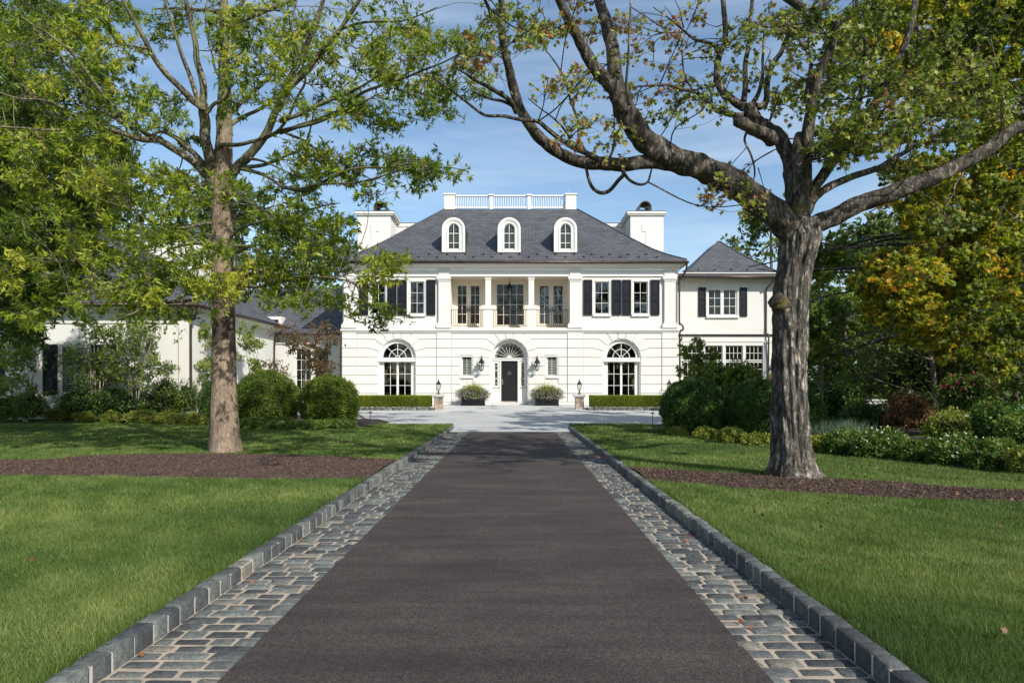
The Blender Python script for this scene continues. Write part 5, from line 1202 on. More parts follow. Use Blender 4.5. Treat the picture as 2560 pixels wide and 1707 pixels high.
# blue-green ornamental grass
Yg = 17.6; cg = P3(1935, 1010, Yg); n = 2600; root = empty('ornamental_grass', (cg[0], cg[1], .1), 'blue green ornamental grass clump right of the maple trunk', 'grass clump')
C = np.stack([cg[0]+rng.normal(0, .28, n), cg[1]+rng.normal(0, .2, n), np.full(n, .1)], 1); D = rng.normal(0, .40, (n, 3)); D[:, 2] = 1
v = leaves(C, D, rng.uniform(.35, .75, n), rng.random(n), 'blade', 0, .06); leaf_obj('blades', [v], M['bluegrass'], root)
# planters
def planter(xd0, xd1, ytop, label, seed):
    Y = 39.6; x0, x1 = PX(xd0, Y), PX(xd1, Y); z0 = .475; z1 = PZ(908, Y); root = empty('planter', ((x0+x1)/2, Y, z0), label, 'planter', 'flower planters beside the front door')
    p = MB().box(x0, x1, Y-.28, Y+.28, z0, z1-.05).box(x0-.03, x1+.03, Y-.31, Y+.31, z1-.05, z1).box(x0-.02, x1+.02, Y-.30, Y+.30, z0, z0+.06)
    p.box(x0+.10, x1-.10, Y-.292, Y-.281, z0+.12, z0+.135).box(x0+.10, x1-.10, Y-.292, Y-.281, z1-.13, z1-.115); p.build('box', M['shutter'], root)
    cx = (x0+x1)/2; bt = []; k = K*Y; hw = 41*k
    for (m_, nn, sz, vb, low_, rx, rz_, name) in ((M['shrub'], 6500, .075, .62, -.2, hw*.9, .40, 'foliage'),):
        P, v, f = shell((cx, Y, z1+.06), (rx, .55, rz_+.04), nn, seed, .25, 2, .3, -.8); leaf_obj(name, [leaves(P, v+rng.normal(0, .6, P.shape), sz*rng.uniform(.6, 1.3, len(P)), vb+rng.normal(0, .15, len(P)), 'oval', .1, nrm=v)], M['shrub'], root)
    n = 420; C = np.stack([cx+rng.normal(0, .18, n), Y+rng.normal(0, .12, n), np.full(n, z1)], 1); D = rng.normal(0, .45, (n, 3)); D[:, 2] = 1
    leaf_obj('feather_grass', [leaves(C, D, rng.uniform(.45, .95, n), rng.uniform(.5, 1, n), 'blade', 0, .09)], M['gold'], root)
    P, v, f = shell((cx, Y, z1+.03), (hw*.85, .60, .36), 700, seed+5, .25, 2, .97, -.6)
    leaf_obj('flowers', [leaves(P, v+rng.normal(0, .7, P.shape), rng.uniform(.03, .06, len(P)), rng.random(len(P)), 'oval', 0, 1.7) for _ in range(2)], M['purple'], root)
planter(1061, 1114, 888, 'black planter with pink and purple flowers left of the door', 61); planter(1230, 1283, 888, 'black planter with purple flowers and pale feathery grass right of the door', 71)

rng = np.random.default_rng(102)
# ------------------------------------------------------------------ small multi-stem trees
def multistem(xd, Y, top, hw, nst, lab, m=M['garden'], stem=M['stem'], nl=2600, size=.09, leafy=(.35, 1.0), grp=None, name='multi_stem_tree', tpl='oval', cat='tree', z0=.1, puffn=26, val=.5, yb=None):
    x = PX(xd, Y); H = PZ(top, Y)-z0; r = hw*K*Y; sk = Skel(); root = empty(name, (x, Y, z0), lab, cat, grp)
    for i in range(nst):
        a = rng.uniform(0, 6.28); q = rng.uniform(.25, .75); e = np.array([x+r*q*math.cos(a), Y+r*q*math.sin(a)*.7, z0+H*rng.uniform(.8, .98)])
        sk.limb([(x+.10*math.cos(a), Y+.1*math.sin(a), z0), (x+r*q*.25*math.cos(a)+rng.normal(0, .05), Y+r*.2*math.sin(a), z0+H*.35), (x+r*q*.65*math.cos(a), Y+r*.5*q*math.sin(a), z0+H*.65), e], .030 if H < 5 else .05, .008)
    pf = []
    for _ in range(puffn):
        t = rng.uniform(*leafy); a = rng.uniform(0, 6.28); q = math.sqrt(rng.uniform(0, 1))*(1-.35*abs(t-.7)); pf.append(((x+r*q*math.cos(a), Y+r*q*.7*math.sin(a), z0+H*t), (r*.42, r*.42, r*.34), 1, val+rng.normal(0, .12)))
    C, D, V = twiggy(sk, pf, 12, max(3, nl/puffn/9/2), br=.012, r_tw=.005)
    tubes_obj('trunk', sk.t, stem, root); leaf_obj('crown', [star_leaves(C, D, V, 3, size, tpl, .2)], m, root)
GM = 'multi stemmed small trees in front of the garden wing'
multistem(225, 29.3, 735, 85, 10, 'pale stemmed small tree in front of the louvred wing window', nl=5200, grp=GM, size=.085)
multistem(312, 29.4, 725, 80, 11, 'pale stemmed small tree just left of the wing corner', nl=5200, grp=GM, size=.085)
multistem(440, 31.5, 735, 70, 8, 'leafy small tree in front of the wing side wall, left of the oak trunk', nl=5200, grp=GM, size=.10, val=.6)
multistem(60, 29.0, 790, 80, 5, 'airy small tree at the frame edge beside the dark shutter', nl=3600, grp=GM, size=.10, val=.55)
multistem(578, 34.5, 750, 34, 4, 'narrow climbing shrub at the back corner of the garden wing', nl=2600, size=.10, val=.7, z0=.3, leafy=(.2, 1.0))
multistem(700, 33.0, 755, 85, 4, 'reddish Japanese maple in front of the link windows', m=M['red'], stem=M['twig'], nl=3400, size=.08, name='japanese_maple', tpl='maple', z0=.3, leafy=(.45, 1.0), val=.35)
multistem(1605, 27.5, 785, 44, 4, 'fresh green young tree in front of the wing windows', nl=3600, size=.11, val=.72, leafy=(.3, 1))
multistem(1888, 24, 560, 60, 2, 'slender tree with bluish leaves right of the maple trunk', m=M['garden'], stem=M['twig'], nl=6500, size=.12, name='young_tree', leafy=(.35, 1), puffn=40)

rng = np.random.default_rng(103)
# ------------------------------------------------------------------ background trees
def bgtree(x, Y, H, r, lab, m, nl=9000, size=.28, trunk=.3, low=.25, grp='trees beyond the house and garden', z0=0, tpl='oval', val=.42, puffn=46, name='tree', shp=1.0):
    sk = Skel(); root = empty(name, (x, Y, z0), lab, 'tree', grp); top = z0+H
    sk.limb([(x, Y, z0-.2), (x+.1, Y, z0+H*.35), (x-.15, Y+.1, z0+H*.7), (x, Y, z0+H*.93)], trunk, .05)
    for i in range(8):
        a = i*2.4; t = rng.uniform(low, .75); e = r*.75; sk.limb([(x, Y, z0+H*t*.8), (x+e*.5*math.cos(a), Y+e*.5*math.sin(a), z0+H*(t*.8+.07)), (x+e*math.cos(a), Y+e*math.sin(a), z0+H*min(.92, t+.1))], trunk*.35, .03)
    pf = []
    for _ in range(puffn):
        v = unit(rng.normal(size=3)); q = rng.uniform(.45, 1)**.5; zc = z0+H*(low+(1-low)/2); hz_ = H*(1-low)/2
        w_ = (1-.45*max(0, v[2]*q))*shp; pf.append(((x+v[0]*q*r*w_, Y+v[1]*q*r*w_, zc+v[2]*q*hz_), (r*.34, r*.34, r*.24), 1, val+rng.normal(0, .12)))
    C, D, V = twiggy(sk, pf, 16, max(2, nl/puffn/10/3*1.0), r_tw=.02, br=.07)
    tubes_obj('trunk', sk.t, M['twig'], root); leaf_obj('crown', [star_leaves(C, D, V, 3, size, tpl, .15, spread=.9)], m, root)
bgtree(PX(1975, 52), 52, 14.5, 6.0, 'tall green tree beyond the wing, right of the maple trunk', M['far'], 15000, .34)
bgtree(PX(1775, 70), 70, 22.5, 5, 'tree top showing beyond the wing roof', M['far'], 5000, .45)
bgtree(PX(2130, 44), 44, 11, 6.5, 'bright green tree in the middle distance of the right garden', M['oak2'], 15000, .26, low=.05)
bgtree(PX(2290, 50), 50, 17, 8, 'tall dark tree at the far right of the garden', M['far'], 15000, .34)
bgtree(PX(1950, 33), 33, 6.2, 3.4, 'broad glossy green tree behind the boxwood balls', M['garden'], 16000, .16, trunk=.12, low=.08)
bgtree(PX(2230, 31), 31, 7.5, 4.2, 'drooping dark evergreen tree behind the crepe myrtle', M['boxdark'], 16000, .18, trunk=.15, low=.1)
bgtree(PX(2450, 36), 36, 13, 7, 'dark tree beyond the right frame edge of the garden', M['far'], 12000, .3, low=.1)
bgtree(PX(2090, 68), 68, 12, 9, 'hazy distant tree over the far garden', M['far'], 9000, .45, low=.05)
bgtree(PX(330, 60), 60, 22, 8, 'tall tree behind the garden wing roof', M['far'], 12000, .38)
bgtree(PX(560, 66), 66, 22, 8, 'tall tree behind the link building', M['far'], 12000, .38)
bgtree(PX(60, 52), 52, 22, 9, 'dark tall tree behind the garden wing, at the frame edge', M['far'], 14000, .36)
bgtree(PX(2130, 40), 40, 12, 4.8, 'yellowing green tree right of the maple trunk in the middle distance', M['oak2'], 13000, .26, low=.12, val=.5)
bgtree(PX(2330, 27), 27, 8, 4.5, 'leafy green tree under the autumn maple at the frame edge', M['garden'], 12000, .18, trunk=.14, low=.1)
bgtree(PX(2140, 25), 25, 5.2, 3.2, 'drooping olive green small tree behind the rust coloured shrub', M['garden'], 10000, .14, trunk=.1, low=.15, val=.4)
bgtree(PX(700, 60), 60, 19, 6, 'tree behind the left chimney', M['far'], 9000, .36)
bgtree(PX(-200, 45), 45, 20, 9, 'dark tree left of the garden wing', M['far'], 9000, .36)

# ------------------------------------------------------------------ barked trunk with furrows
def trunk_mesh(name, path, rads, m, parent, seed, amp=.018, nth=72, ncol=14, flare=None, rows=170):
    """path/rads in world space; furrowed bark displaced radially; flare = (height, gain, lobes)"""
    C = spline(path, 12); d = np.concatenate([[0], np.cumsum(np.linalg.norm(np.diff(C, axis=0), axis=1))]); t = np.linspace(0, d[-1], rows)
    P = np.stack([np.interp(t, d, C[:, k]) for k in range(3)], 1); rr = np.interp(t, np.interp(np.linspace(0, 1, len(rads)), np.linspace(0, 1, len(path)), [d[min(i*12, len(d)-1)] for i in range(len(path))]), rads)
    th = np.linspace(0, 2*np.pi, nth, endpoint=False); TH, TT = np.meshgrid(th, t); z = P[:, 2][:, None]
    Q = np.stack([np.cos(TH)*1.0, np.sin(TH)*1.0, TT*.22], -1).reshape(-1, 3)
    w1 = waves(Q*1.0, seed, ncol/12*.9, 2).reshape(TH.shape); w2 = waves(Q*np.array([1, 1, 2.5]), seed+1, ncol/5, 2).reshape(TH.shape)
    rid = np.abs(np.sin(TH*ncol/2+1.6*w1+.5*np.sin(TT*1.7+TH)))**.6; f = rid*amp*1.4+w2*amp*.8+w1*amp*1.1
    R_ = rr[:, None]+f
    if flare:
        h, gain, lob, ph = flare; e = np.exp(-np.clip(z-P[0, 2], 0, 9)/h); R_ = R_+rr[0]*gain*e*(.55+.45*np.maximum(0, np.sin(lob*TH+ph)))
    V = np.stack([P[:, 0][:, None]+R_*np.cos(TH), P[:, 1][:, None]+R_*np.sin(TH), z+0*TH], -1).reshape(-1, 3)
    i = np.arange(rows-1)[:, None]*nth; j = np.arange(nth)[None]; j2 = (j+1)%nth; F = np.stack([i+j, i+j2, i+nth+j2, i+nth+j], -1).reshape(-1, 4)
    return link_mesh(name, np_mesh(name, V, np.full(len(F), 4), F.ravel()), m, parent, True)
# =================================================================== THE TWO GREAT TREES AND THEIR NEIGHBOURS
def C1(p): return (p[0]*.3516, p[1]*.3516)
def C2(p): return ((700+p[0]/2.94)/1.08844, p[1]/2.94/1.08844)
def C3(p): return ((1400+p[0]/3.267)/1.08844, p[1]/3.267/1.08844)
def C4(p): return ((1900+p[0]/2.45)/1.08844, p[1]/2.45/1.08844)
C0 = lambda p: p
def L3(sk, conv, pts, Ya, Yb, r0, r1, wob=.03):
    q = [conv(p) for p in pts]; n = len(q); sk_pts = [P3(x, y, Ya+(Yb-Ya)*(i/(n-1))**1.2) for i, (x, y) in enumerate(q)]
    return sk.limb(sk_pts, r0, r1, 6, wob)
rng = np.random.default_rng(201)
# ---- pin oak on the left
OY = 15.6
oak = empty('oak_tree', (PX(515, OY), OY, .1), 'tall oak with straight brown trunk and narrow green leaves on the left lawn', 'tree')
ok = Skel()
tp = [P3(516, 1052, OY), P3(515, 900, OY), P3(514, 740, OY), P3(511, 600, OY), P3(511, 480, OY), P3(513, 380, OY), P3(516, 300, OY)]
tp[0][2] = 0.05
to = trunk_mesh('trunk', tp, [.325, .262, .238, .235, .22, .195, .165], M['oakbark'], oak, 31, amp=.005, ncol=22, flare=(.40, .22, 3, .4))
up = Skel(); ok.p.append(spline(tp[3:], 6)); ok.r.append(np.full(len(ok.p[-1]), .2))
L3(ok, C0, [(516, 310), (517, 220), (515, 140), (512, 60), (516, -40), (510, -170), (515, -330)], OY, OY, .175, .03)
A = lambda *a, **k: L3(ok, *a, **k)
A(C1, [(1400,1230), (1375,1080), (1350,920), (1335,760), (1330,690)], OY-.05, OY-.7, .135, .10)
A(C1, [(1330,720), (1330,560), (1290,400), (1270,250), (1220,50), (1180,-120), (1150,-400)], OY-.7, OY-1.2, .085, .03)
A(C1, [(1325,710), (1240,640), (1160,560), (1040,430), (970,310), (880,150), (800,0), (700,-200)], OY-.7, OY-2.2, .085, .025)
A(C1, [(1310,690), (1240,500), (1170,300), (1110,120), (1050,-80)], OY-.7, OY-1.5, .06, .02)
A(C1, [(1350,740), (1400,680), (1470,650), (1500,570), (1420,470), (1390,350), (1340,180), (1330,0)], OY-.75, OY-1.6, .05, .012)
A(C1, [(1360,1150), (1310,1050), (1200,940), (1140,890), (1060,860), (1000,880)], OY, OY-.5, .075, .03)
A(C1, [(1370,1180), (1290,1080), (1180,1000), (1050,920), (930,910), (820,880), (700,840), (600,800), (450,840), (300,850), (50,830), (-200,800)], OY, OY-2.8, .10, .012)
A(C1, [(1060,915), (960,880), (860,800), (780,740), (680,620), (540,430), (440,320), (300,220), (220,170), (60,60)], OY-.6, OY-2.5, .06, .012)
A(C1, [(860,840), (740,760), (620,690), (540,560), (440,430), (400,360), (300,250), (180,140), (60,40)], OY-.6, OY+1.5, .06, .012)
A(C1, [(620,805), (500,760), (380,700), (280,660), (120,640), (-100,560)], OY-1.6, OY-3.6, .04, .01)
A(C1, [(970,320), (900,310), (820,300), (700,290)], OY-1.5, OY-2.4, .03, .008)
A(C1, [(1500,1170), (1560,1080), (1640,1000), (1750,850), (1830,650), (1900,500), (2000,300), (2060,150), (2120,-50), (2200,-300)], OY, OY-1.4, .12, .03)
A(C1, [(1850,620), (1930,540), (2030,440), (2130,300), (2260,150), (2360,0), (2480,-200)], OY-.7, OY-2, .07, .02)
A(C1, [(1400,1000), (1450,950), (1560,945), (1700,910), (1800,860), (1870,780), (1930,660), (1990,530), (1960,380), (1900,150), (1880,0)], OY-.1, OY-2.6, .055, .012)
A(C1, [(1730,900), (1850,850), (2050,810), (2200,750), (2350,680), (2500,600)], OY-.6, OY-3.0, .05, .01)
A(C1, [(1570,1095), (1720,1080), (1850,1030), (1980,960), (2030,830), (2050,700)], OY-.1, OY-1.6, .05, .01)
A(C1, [(1570,1100), (1650,1120), (1740,1150), (1850,1220), (1930,1235), (2100,1200), (2350,1190), (2560,1130), (2700,1090)], OY-.1, OY-2.4, .05, .01)
A(C1, [(1620,1035), (1700,1050), (1800,1090), (1950,1150), (2080,1170)], OY-.2, OY-1.2, .035, .008)
A(C1, [(1470,770), (1540,705), (1600,650), (1700,560), (1800,450), (1860,300), (1900,150), (1960,-60)], OY, OY+1.6, .07, .02)
A(C1, [(1475,840), (1540,790), (1620,750), (1740,690), (1850,600), (1960,520), (2110,380)], OY, OY+1.8, .06, .015)
A(C1, [(1460,240), (1520,120), (1590,0), (1640,-150)], OY, OY-.6, .07, .03)
A(C1, [(1520,60), (1700,65), (1880,70)], OY, OY-1.8, .03, .01)
A(C2, [(0,975), (130,930), (300,870), (480,800), (600,690), (750,630), (900,580), (1020,530), (1150,480), (1300,400), (1400,320), (1480,230)], OY-.8, OY-3.4, .05, .008)
A(C2, [(0,890), (150,840), (330,750), (480,700), (600,640), (720,560), (850,480), (1000,420)], OY-1.2, OY-2.2, .05, .008)
A(C2, [(30,970), (200,1050), (330,1160), (470,1200), (560,1150), (630,1040)], OY-.6, OY-2.2, .035, .008)
A(C2, [(0,1350), (60,1385), (200,1400), (330,1330), (480,1260), (640,1230), (800,1220), (950,1200), (1100,1240), (1250,1240), (1390,1270)], OY-.5, OY-3.2, .045, .006)
A(C2, [(480,1350), (640,1330), (760,1300), (900,1260)], OY-.8, OY-3.2, .02, .006)
A(C2, [(560,20), (480,150), (420,260), (300,400), (130,560), (0,700)][::-1], OY+.2, OY-1, .08, .02)
A(C2, [(440,220), (600,170), (780,160), (900,150), (1000,130), (1150,60)], OY-.6, OY-2.8, .035, .008)
A(C1, [(1520,1270), (1620,1320), (1740,1380), (1900,1470), (2000,1530)], OY, OY-2.2, .04, .01)
R7 = lambda p: (p[0]/2.529/1.08844, (480+p[1]/2.529)/1.08844)
A(R7, [(1380,200), (1280,200), (1180,225), (1080,222), (980,200), (880,150), (760,60)], OY, OY-2.4, .05, .01)
A(R7, [(1380,350), (1250,325), (1120,350), (1000,400), (860,460)], OY, OY+1.8, .045, .01)
A(R7, [(1380,410), (1280,380), (1180,370)], OY, OY+1.2, .045, .02)
A(R7, [(1390,470), (1250,480), (1100,560), (900,590), (720,600), (560,640), (380,640)], OY, OY-3.0, .055, .01)
A(R7, [(1360,660), (1240,680), (1090,700), (950,720), (800,780), (660,810)], OY, OY-3.4, .045, .008)
A(R7, [(1450,400), (1520,370), (1620,340), (1760,330), (1900,380)], OY, OY-2.4, .05, .01)
A(R7, [(1450,180), (1560,130), (1680,110), (1850,60)], OY, OY+1.5, .045, .01)
A(R7, [(1440,560), (1600,600), (1800,560), (2000,540), (2200,560), (2350,620)], OY, OY-2.5, .05, .008)
A(R7, [(1440,500), (1560,520), (1760,480), (1980,470), (2200,440), (2330,330)], OY, OY+1.0, .045, .008)
A(C0, [(511, 560), (560, 520), (640, 500), (720, 480), (780, 470)], OY, OY-1.5, .045, .01)
# unseen upper crown carries on growing above the frame
for i in range(12):
    a = i*2.4; z0 = 9.8+i*.32; e = 4.6-.28*i; bx0_ = tp[-1]
    ok.limb([(bx0_[0], OY, z0), (bx0_[0]+e*.5*math.cos(a), OY+e*.5*math.sin(a), z0+.9), (bx0_[0]+e*math.cos(a), OY+e*math.sin(a), z0+1.7)], .06, .012)
pads = []
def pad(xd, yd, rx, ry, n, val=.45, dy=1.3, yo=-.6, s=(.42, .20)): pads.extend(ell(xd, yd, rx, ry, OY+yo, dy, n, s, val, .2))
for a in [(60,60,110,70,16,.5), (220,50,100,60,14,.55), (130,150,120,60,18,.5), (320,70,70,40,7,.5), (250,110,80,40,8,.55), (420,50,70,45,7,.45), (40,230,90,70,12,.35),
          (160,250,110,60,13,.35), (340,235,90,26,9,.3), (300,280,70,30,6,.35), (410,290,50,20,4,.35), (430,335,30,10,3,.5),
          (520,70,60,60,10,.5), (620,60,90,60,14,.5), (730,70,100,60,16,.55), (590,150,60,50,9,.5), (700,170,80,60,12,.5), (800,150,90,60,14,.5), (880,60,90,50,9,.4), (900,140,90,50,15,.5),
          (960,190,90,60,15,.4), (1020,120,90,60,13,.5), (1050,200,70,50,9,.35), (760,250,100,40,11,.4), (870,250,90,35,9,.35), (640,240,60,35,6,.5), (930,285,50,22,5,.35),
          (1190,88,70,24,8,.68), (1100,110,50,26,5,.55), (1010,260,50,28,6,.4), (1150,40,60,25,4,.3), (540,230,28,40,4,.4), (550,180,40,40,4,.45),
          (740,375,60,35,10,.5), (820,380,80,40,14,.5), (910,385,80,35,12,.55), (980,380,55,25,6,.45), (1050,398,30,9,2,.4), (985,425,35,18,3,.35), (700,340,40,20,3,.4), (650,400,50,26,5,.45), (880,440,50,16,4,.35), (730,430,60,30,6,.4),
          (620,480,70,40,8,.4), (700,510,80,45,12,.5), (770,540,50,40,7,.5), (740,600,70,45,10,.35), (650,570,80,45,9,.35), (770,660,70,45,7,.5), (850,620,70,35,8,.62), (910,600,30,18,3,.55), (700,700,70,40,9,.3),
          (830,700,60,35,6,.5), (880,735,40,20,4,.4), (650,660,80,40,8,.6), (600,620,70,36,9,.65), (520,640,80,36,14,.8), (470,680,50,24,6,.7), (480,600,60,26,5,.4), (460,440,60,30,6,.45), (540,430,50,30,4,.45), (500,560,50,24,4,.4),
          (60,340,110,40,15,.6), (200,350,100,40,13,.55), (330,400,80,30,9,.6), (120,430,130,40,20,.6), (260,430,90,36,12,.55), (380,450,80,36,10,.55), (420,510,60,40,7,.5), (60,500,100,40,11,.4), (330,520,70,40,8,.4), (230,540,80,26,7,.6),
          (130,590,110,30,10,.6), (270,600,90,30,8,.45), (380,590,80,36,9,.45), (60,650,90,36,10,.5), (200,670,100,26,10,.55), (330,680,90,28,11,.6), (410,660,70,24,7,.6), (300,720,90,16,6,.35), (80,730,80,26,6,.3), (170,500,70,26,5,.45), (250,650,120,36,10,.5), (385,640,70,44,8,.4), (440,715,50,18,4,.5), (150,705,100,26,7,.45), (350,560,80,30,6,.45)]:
    pad(*a)
outp = []
for _ in range(32):
    a = rng.uniform(0, 6.28); q = rng.uniform(0, 1)**.5*(4.6); z = rng.uniform(10.3, 15.5); q *= (17-z)/6.5
    outp.append(((tp[-1][0]+q*math.cos(a), OY+q*math.sin(a), z), (.5, .5, .25), 1, .45))
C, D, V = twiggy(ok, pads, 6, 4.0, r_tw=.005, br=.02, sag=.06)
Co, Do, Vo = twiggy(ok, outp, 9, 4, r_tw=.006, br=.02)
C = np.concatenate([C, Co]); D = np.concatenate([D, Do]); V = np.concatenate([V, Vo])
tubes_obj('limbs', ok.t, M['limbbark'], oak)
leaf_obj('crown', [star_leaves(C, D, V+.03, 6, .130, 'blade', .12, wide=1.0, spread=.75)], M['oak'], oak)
print('oak clusters', len(C), 'tubes', len(ok.t))
MB().tube([(tp[0][0]-.33, OY-.10, .1), (tp[1][0]-.275, OY-.06, 1.5), (tp[2][0]-.27, OY-.05, 3.0), (tp[3][0]-.28, OY-.05, 4.4), (tp[4][0]-.26, OY-.05, 5.6)], .008, 5).build('lightning_cable', M['lead'], oak)

rng = np.random.default_rng(202)
# ---- dense olive oak at the far left, trunk outside the frame
Y2 = 21.0; o2 = empty('oak_tree', (PX(-210, Y2), Y2, .1), 'dense dark oak filling the frame edge behind the lone oak', 'tree')
s2 = Skel(); x2 = PX(-210, Y2)
s2.limb([(x2, Y2, 0), (x2+.1, Y2, 5), (x2-.1, Y2, 10), (x2, Y2, 16)], .38, .08)
for i in range(26):
    t = rng.uniform(.18, .9); a = rng.uniform(-.9, .9) if i % 3 else rng.uniform(0, 6.28); e = rng.uniform(5, 8.5)*(1.15-t*.6); z = 16*t
    s2.limb([(x2, Y2, z), (x2+e*.45*math.cos(a), Y2+e*.45*math.sin(a), z+.5), (x2+e*math.cos(a), Y2+e*math.sin(a), z+rng.uniform(-.2, 1.5))], .10, .015, wob=.12)
pads = []
for a in [(40,80,110,90,20), (160,60,90,70,12), (120,200,120,80,24), (30,330,100,90,24), (170,330,110,60,18), (100,460,120,60,26), (230,480,80,50,12), (60,570,110,60,22), (180,590,90,40,12), (60,680,90,50,14), (30,760,60,30,6), (250,200,60,60,7), (-60,200,90,200,20), (-60,560,90,150,16)]:
    pads += ell(a[0], a[1], a[2], a[3], Y2-1, 1.6, int(a[4]*(1.0 if a[1] < 250 else 1.6)), (.62, .36), .24, .18)
for _ in range(70):
    a = rng.uniform(0, 6.28); q = rng.uniform(0, 1)**.5*6; z = rng.uniform(9, 17); outc = (x2+q*math.cos(a), Y2+q*math.sin(a), z); pads.append((outc, (.8, .8, .4), 1, .35))
C, D, V = twiggy(s2, pads, 15, 4.2, r_tw=.007, br=.03)
tubes_obj('trunk', s2.t, M['limbbark'], o2); leaf_obj('crown', [star_leaves(C, D, V, 6, .155, 'blade', .12, wide=1.1)], M['oak2'], o2)

rng = np.random.default_rng(203)
# ---- the old maple on the right
MY = 11.15
mp_ = empty('maple_tree', (PX(1820, MY), MY, .1), 'old maple with thick furrowed grey trunk and wide bare limbs, right of the drive', 'tree')
mk = Skel()
tm = [P3(1822, 1120, MY), P3(1818, 1000, MY), P3(1815, 880, MY), P3(1816, 760, MY), P3(1818, 660, MY), P3(1828, 600, MY), P3(1838, 545, MY), P3(1842, 505, MY)]
tm[0][2] = .02
trunk_mesh('trunk', tm, [.27, .232, .218, .215, .225, .225, .265, .19], M['maplebark'], mp_, 41, amp=.032, ncol=16, flare=(.22, 1.25, 3, 1.2), rows=260, nth=128)
B = lambda *a, **k: L3(mk, *a, **k)
mk.p.append(spline(tm[4:], 6)); mk.r.append(np.full(len(mk.p[-1]), .2))
B(C0, [(1838,560), (1815,525), (1775,488), (1700,430), (1640,398), (1595,380), (1540,360), (1490,325), (1455,285), (1432,245), (1418,212)], MY, MY-.9, .235, .155, wob=.02)
B(C0, [(1425,222), (1395,185), (1362,150), (1335,100), (1310,60), (1280,0), (1240,-90), (1200,-220)], MY-.85, MY-1.8, .12, .04)
B(C0, [(1420,225), (1412,170), (1405,110), (1392,50), (1375,-10), (1350,-130), (1340,-260)], MY-.85, MY-.2, .135, .05)
B(C0, [(1585,382), (1520,372), (1470,374), (1400,378), (1340,372), (1290,355), (1235,315), (1200,262), (1182,215), (1172,165), (1162,120), (1155,60), (1152,0), (1140,-100)], MY-.35, MY-1.9, .125, .04)
B(C2, [(2350,1180), (2250,1130), (2160,1090), (2060,1030), (1960,950), (1900,900), (1780,880), (1650,850), (1520,850), (1420,790), (1300,690), (1220,620), (1140,560)], MY-1.1, MY-2.8, .045, .010)
B(C2, [(1740,830), (1690,740), (1600,680), (1500,620), (1420,580), (1350,530), (1280,480)], MY-1.7, MY-2.9, .04, .01)
B(C2, [(1720,780), (1640,745), (1560,730), (1480,700), (1400,660)], MY-1.7, MY-2.4, .028, .008)
B(C2, [(1560,160), (1540,80), (1500,0), (1480,-60)], MY-1.8, MY-2.4, .035, .015)
B(C2, [(2240,1110), (2200,1030), (2190,900), (2140,750), (2100,620), (2050,520), (1980,420), (1940,370)], MY-1.1, MY-1.6, .03, .006)
B(C2, [(2235,1105), (2150,1040), (2080,940), (2000,860), (1900,780), (1820,710)], MY-1.1, MY-1.9, .022, .006)
B(C2, [(2140,740), (2180,680), (2210,560)], MY-1.3, MY-1.5, .014, .005)
B(C0, [(1345,378), (1352,410), (1362,432), (1380,443), (1400,438), (1420,415), (1433,400), (1428,388)], MY-1.0, MY-1.0, .022, .034, wob=0)
B(C0, [(1433,398), (1448,415), (1470,424), (1488,418), (1494,400), (1497,388)], MY-1.0, MY-1.1, .026, .012, wob=0)
B(C3, [(1969,1830), (1930,1640), (1900,1480), (1895,1370), (1850,1230), (1780,1120), (1700,1060), (1620,1010), (1570,940), (1545,880)], MY, MY+1.0, .15, .10, wob=.02)
B(C3, [(1560,900), (1480,860), (1400,810), (1320,730), (1290,640), (1290,560), (1300,450), (1345,340), (1350,150), (1335,0), (1320,-200)], MY+1, MY+1.6, .085, .04)
B(C3, [(1500,830), (1520,700), (1510,560), (1535,400), (1560,200), (1570,0), (1580,-200)], MY+1, MY+1.9, .055, .03)
B(C3, [(1570,850), (1620,760), (1650,600), (1660,450), (1680,200), (1720,0)], MY+1, MY+2.1, .04, .015)
B(C3, [(1600,870), (1660,860), (1690,810), (1690,700), (1715,580), (1770,480), (1830,390), (1880,250), (1930,120), (1980,-20), (2040,-200)], MY+1, MY+1.5, .065, .03)
B(C3, [(1740,1150), (1680,1100), (1600,1070), (1520,1020), (1450,990)], MY+.2, MY-.5, .115, .085, wob=0)
B(C3, [(1540,950), (1440,940), (1330,920), (1250,870), (1180,800), (1100,750), (1000,740), (930,710), (860,690), (700,700), (560,720)], MY+1, MY-.6, .055, .012)
B(C3, [(1100,760), (1040,660), (1010,550), (1000,430), (970,370), (1000,250), (930,150), (850,50)], MY+.3, MY+.2, .02, .006)
B(C3, [(1290,440), (1260,370), (1180,340), (1110,320), (1030,260), (940,180), (860,110), (760,40)], MY+1.2, MY+.4, .04, .008)
B(C3, [(1030,260), (930,265), (800,260), (650,220), (540,190)], MY+.8, MY+.2, .018, .005)
B(C3, [(1010,230), (980,100), (930,0)], MY+.8, MY+.6, .016, .006)
B(C3, [(560,860), (545,700), (560,450), (575,250), (590,50), (600,-100)], MY-1.2, MY-1.1, .024, .012)
B(C3, [(410,1280), (460,1150), (510,1030), (560,880)], MY-1.1, MY-.6, .022, .010)
B(C3, [(1700,1010), (1740,930), (1790,800), (1870,700), (2000,620)], MY+.5, MY+1.4, .025, .008)
B(C3, [(1520,1090), (1510,1150), (1560,1260), (1595,1370), (1590,1460), (1540,1520)], MY, MY-.3, .022, .010)
B(C3, [(1520,1210), (1440,1300), (1370,1400), (1300,1420)], MY, MY-.8, .012, .004)
B(C3, [(1620,1370), (1650,1470), (1680,1600), (1700,1700)], MY-.2, MY-.6, .010, .004)
B(C3, [(1975,1850), (1985,1700), (2000,1500), (2010,1250), (2040,1000), (2080,780), (2120,600), (2180,470), (2230,330), (2260,180)], MY+.1, MY-.3, .135, .05, wob=.01)
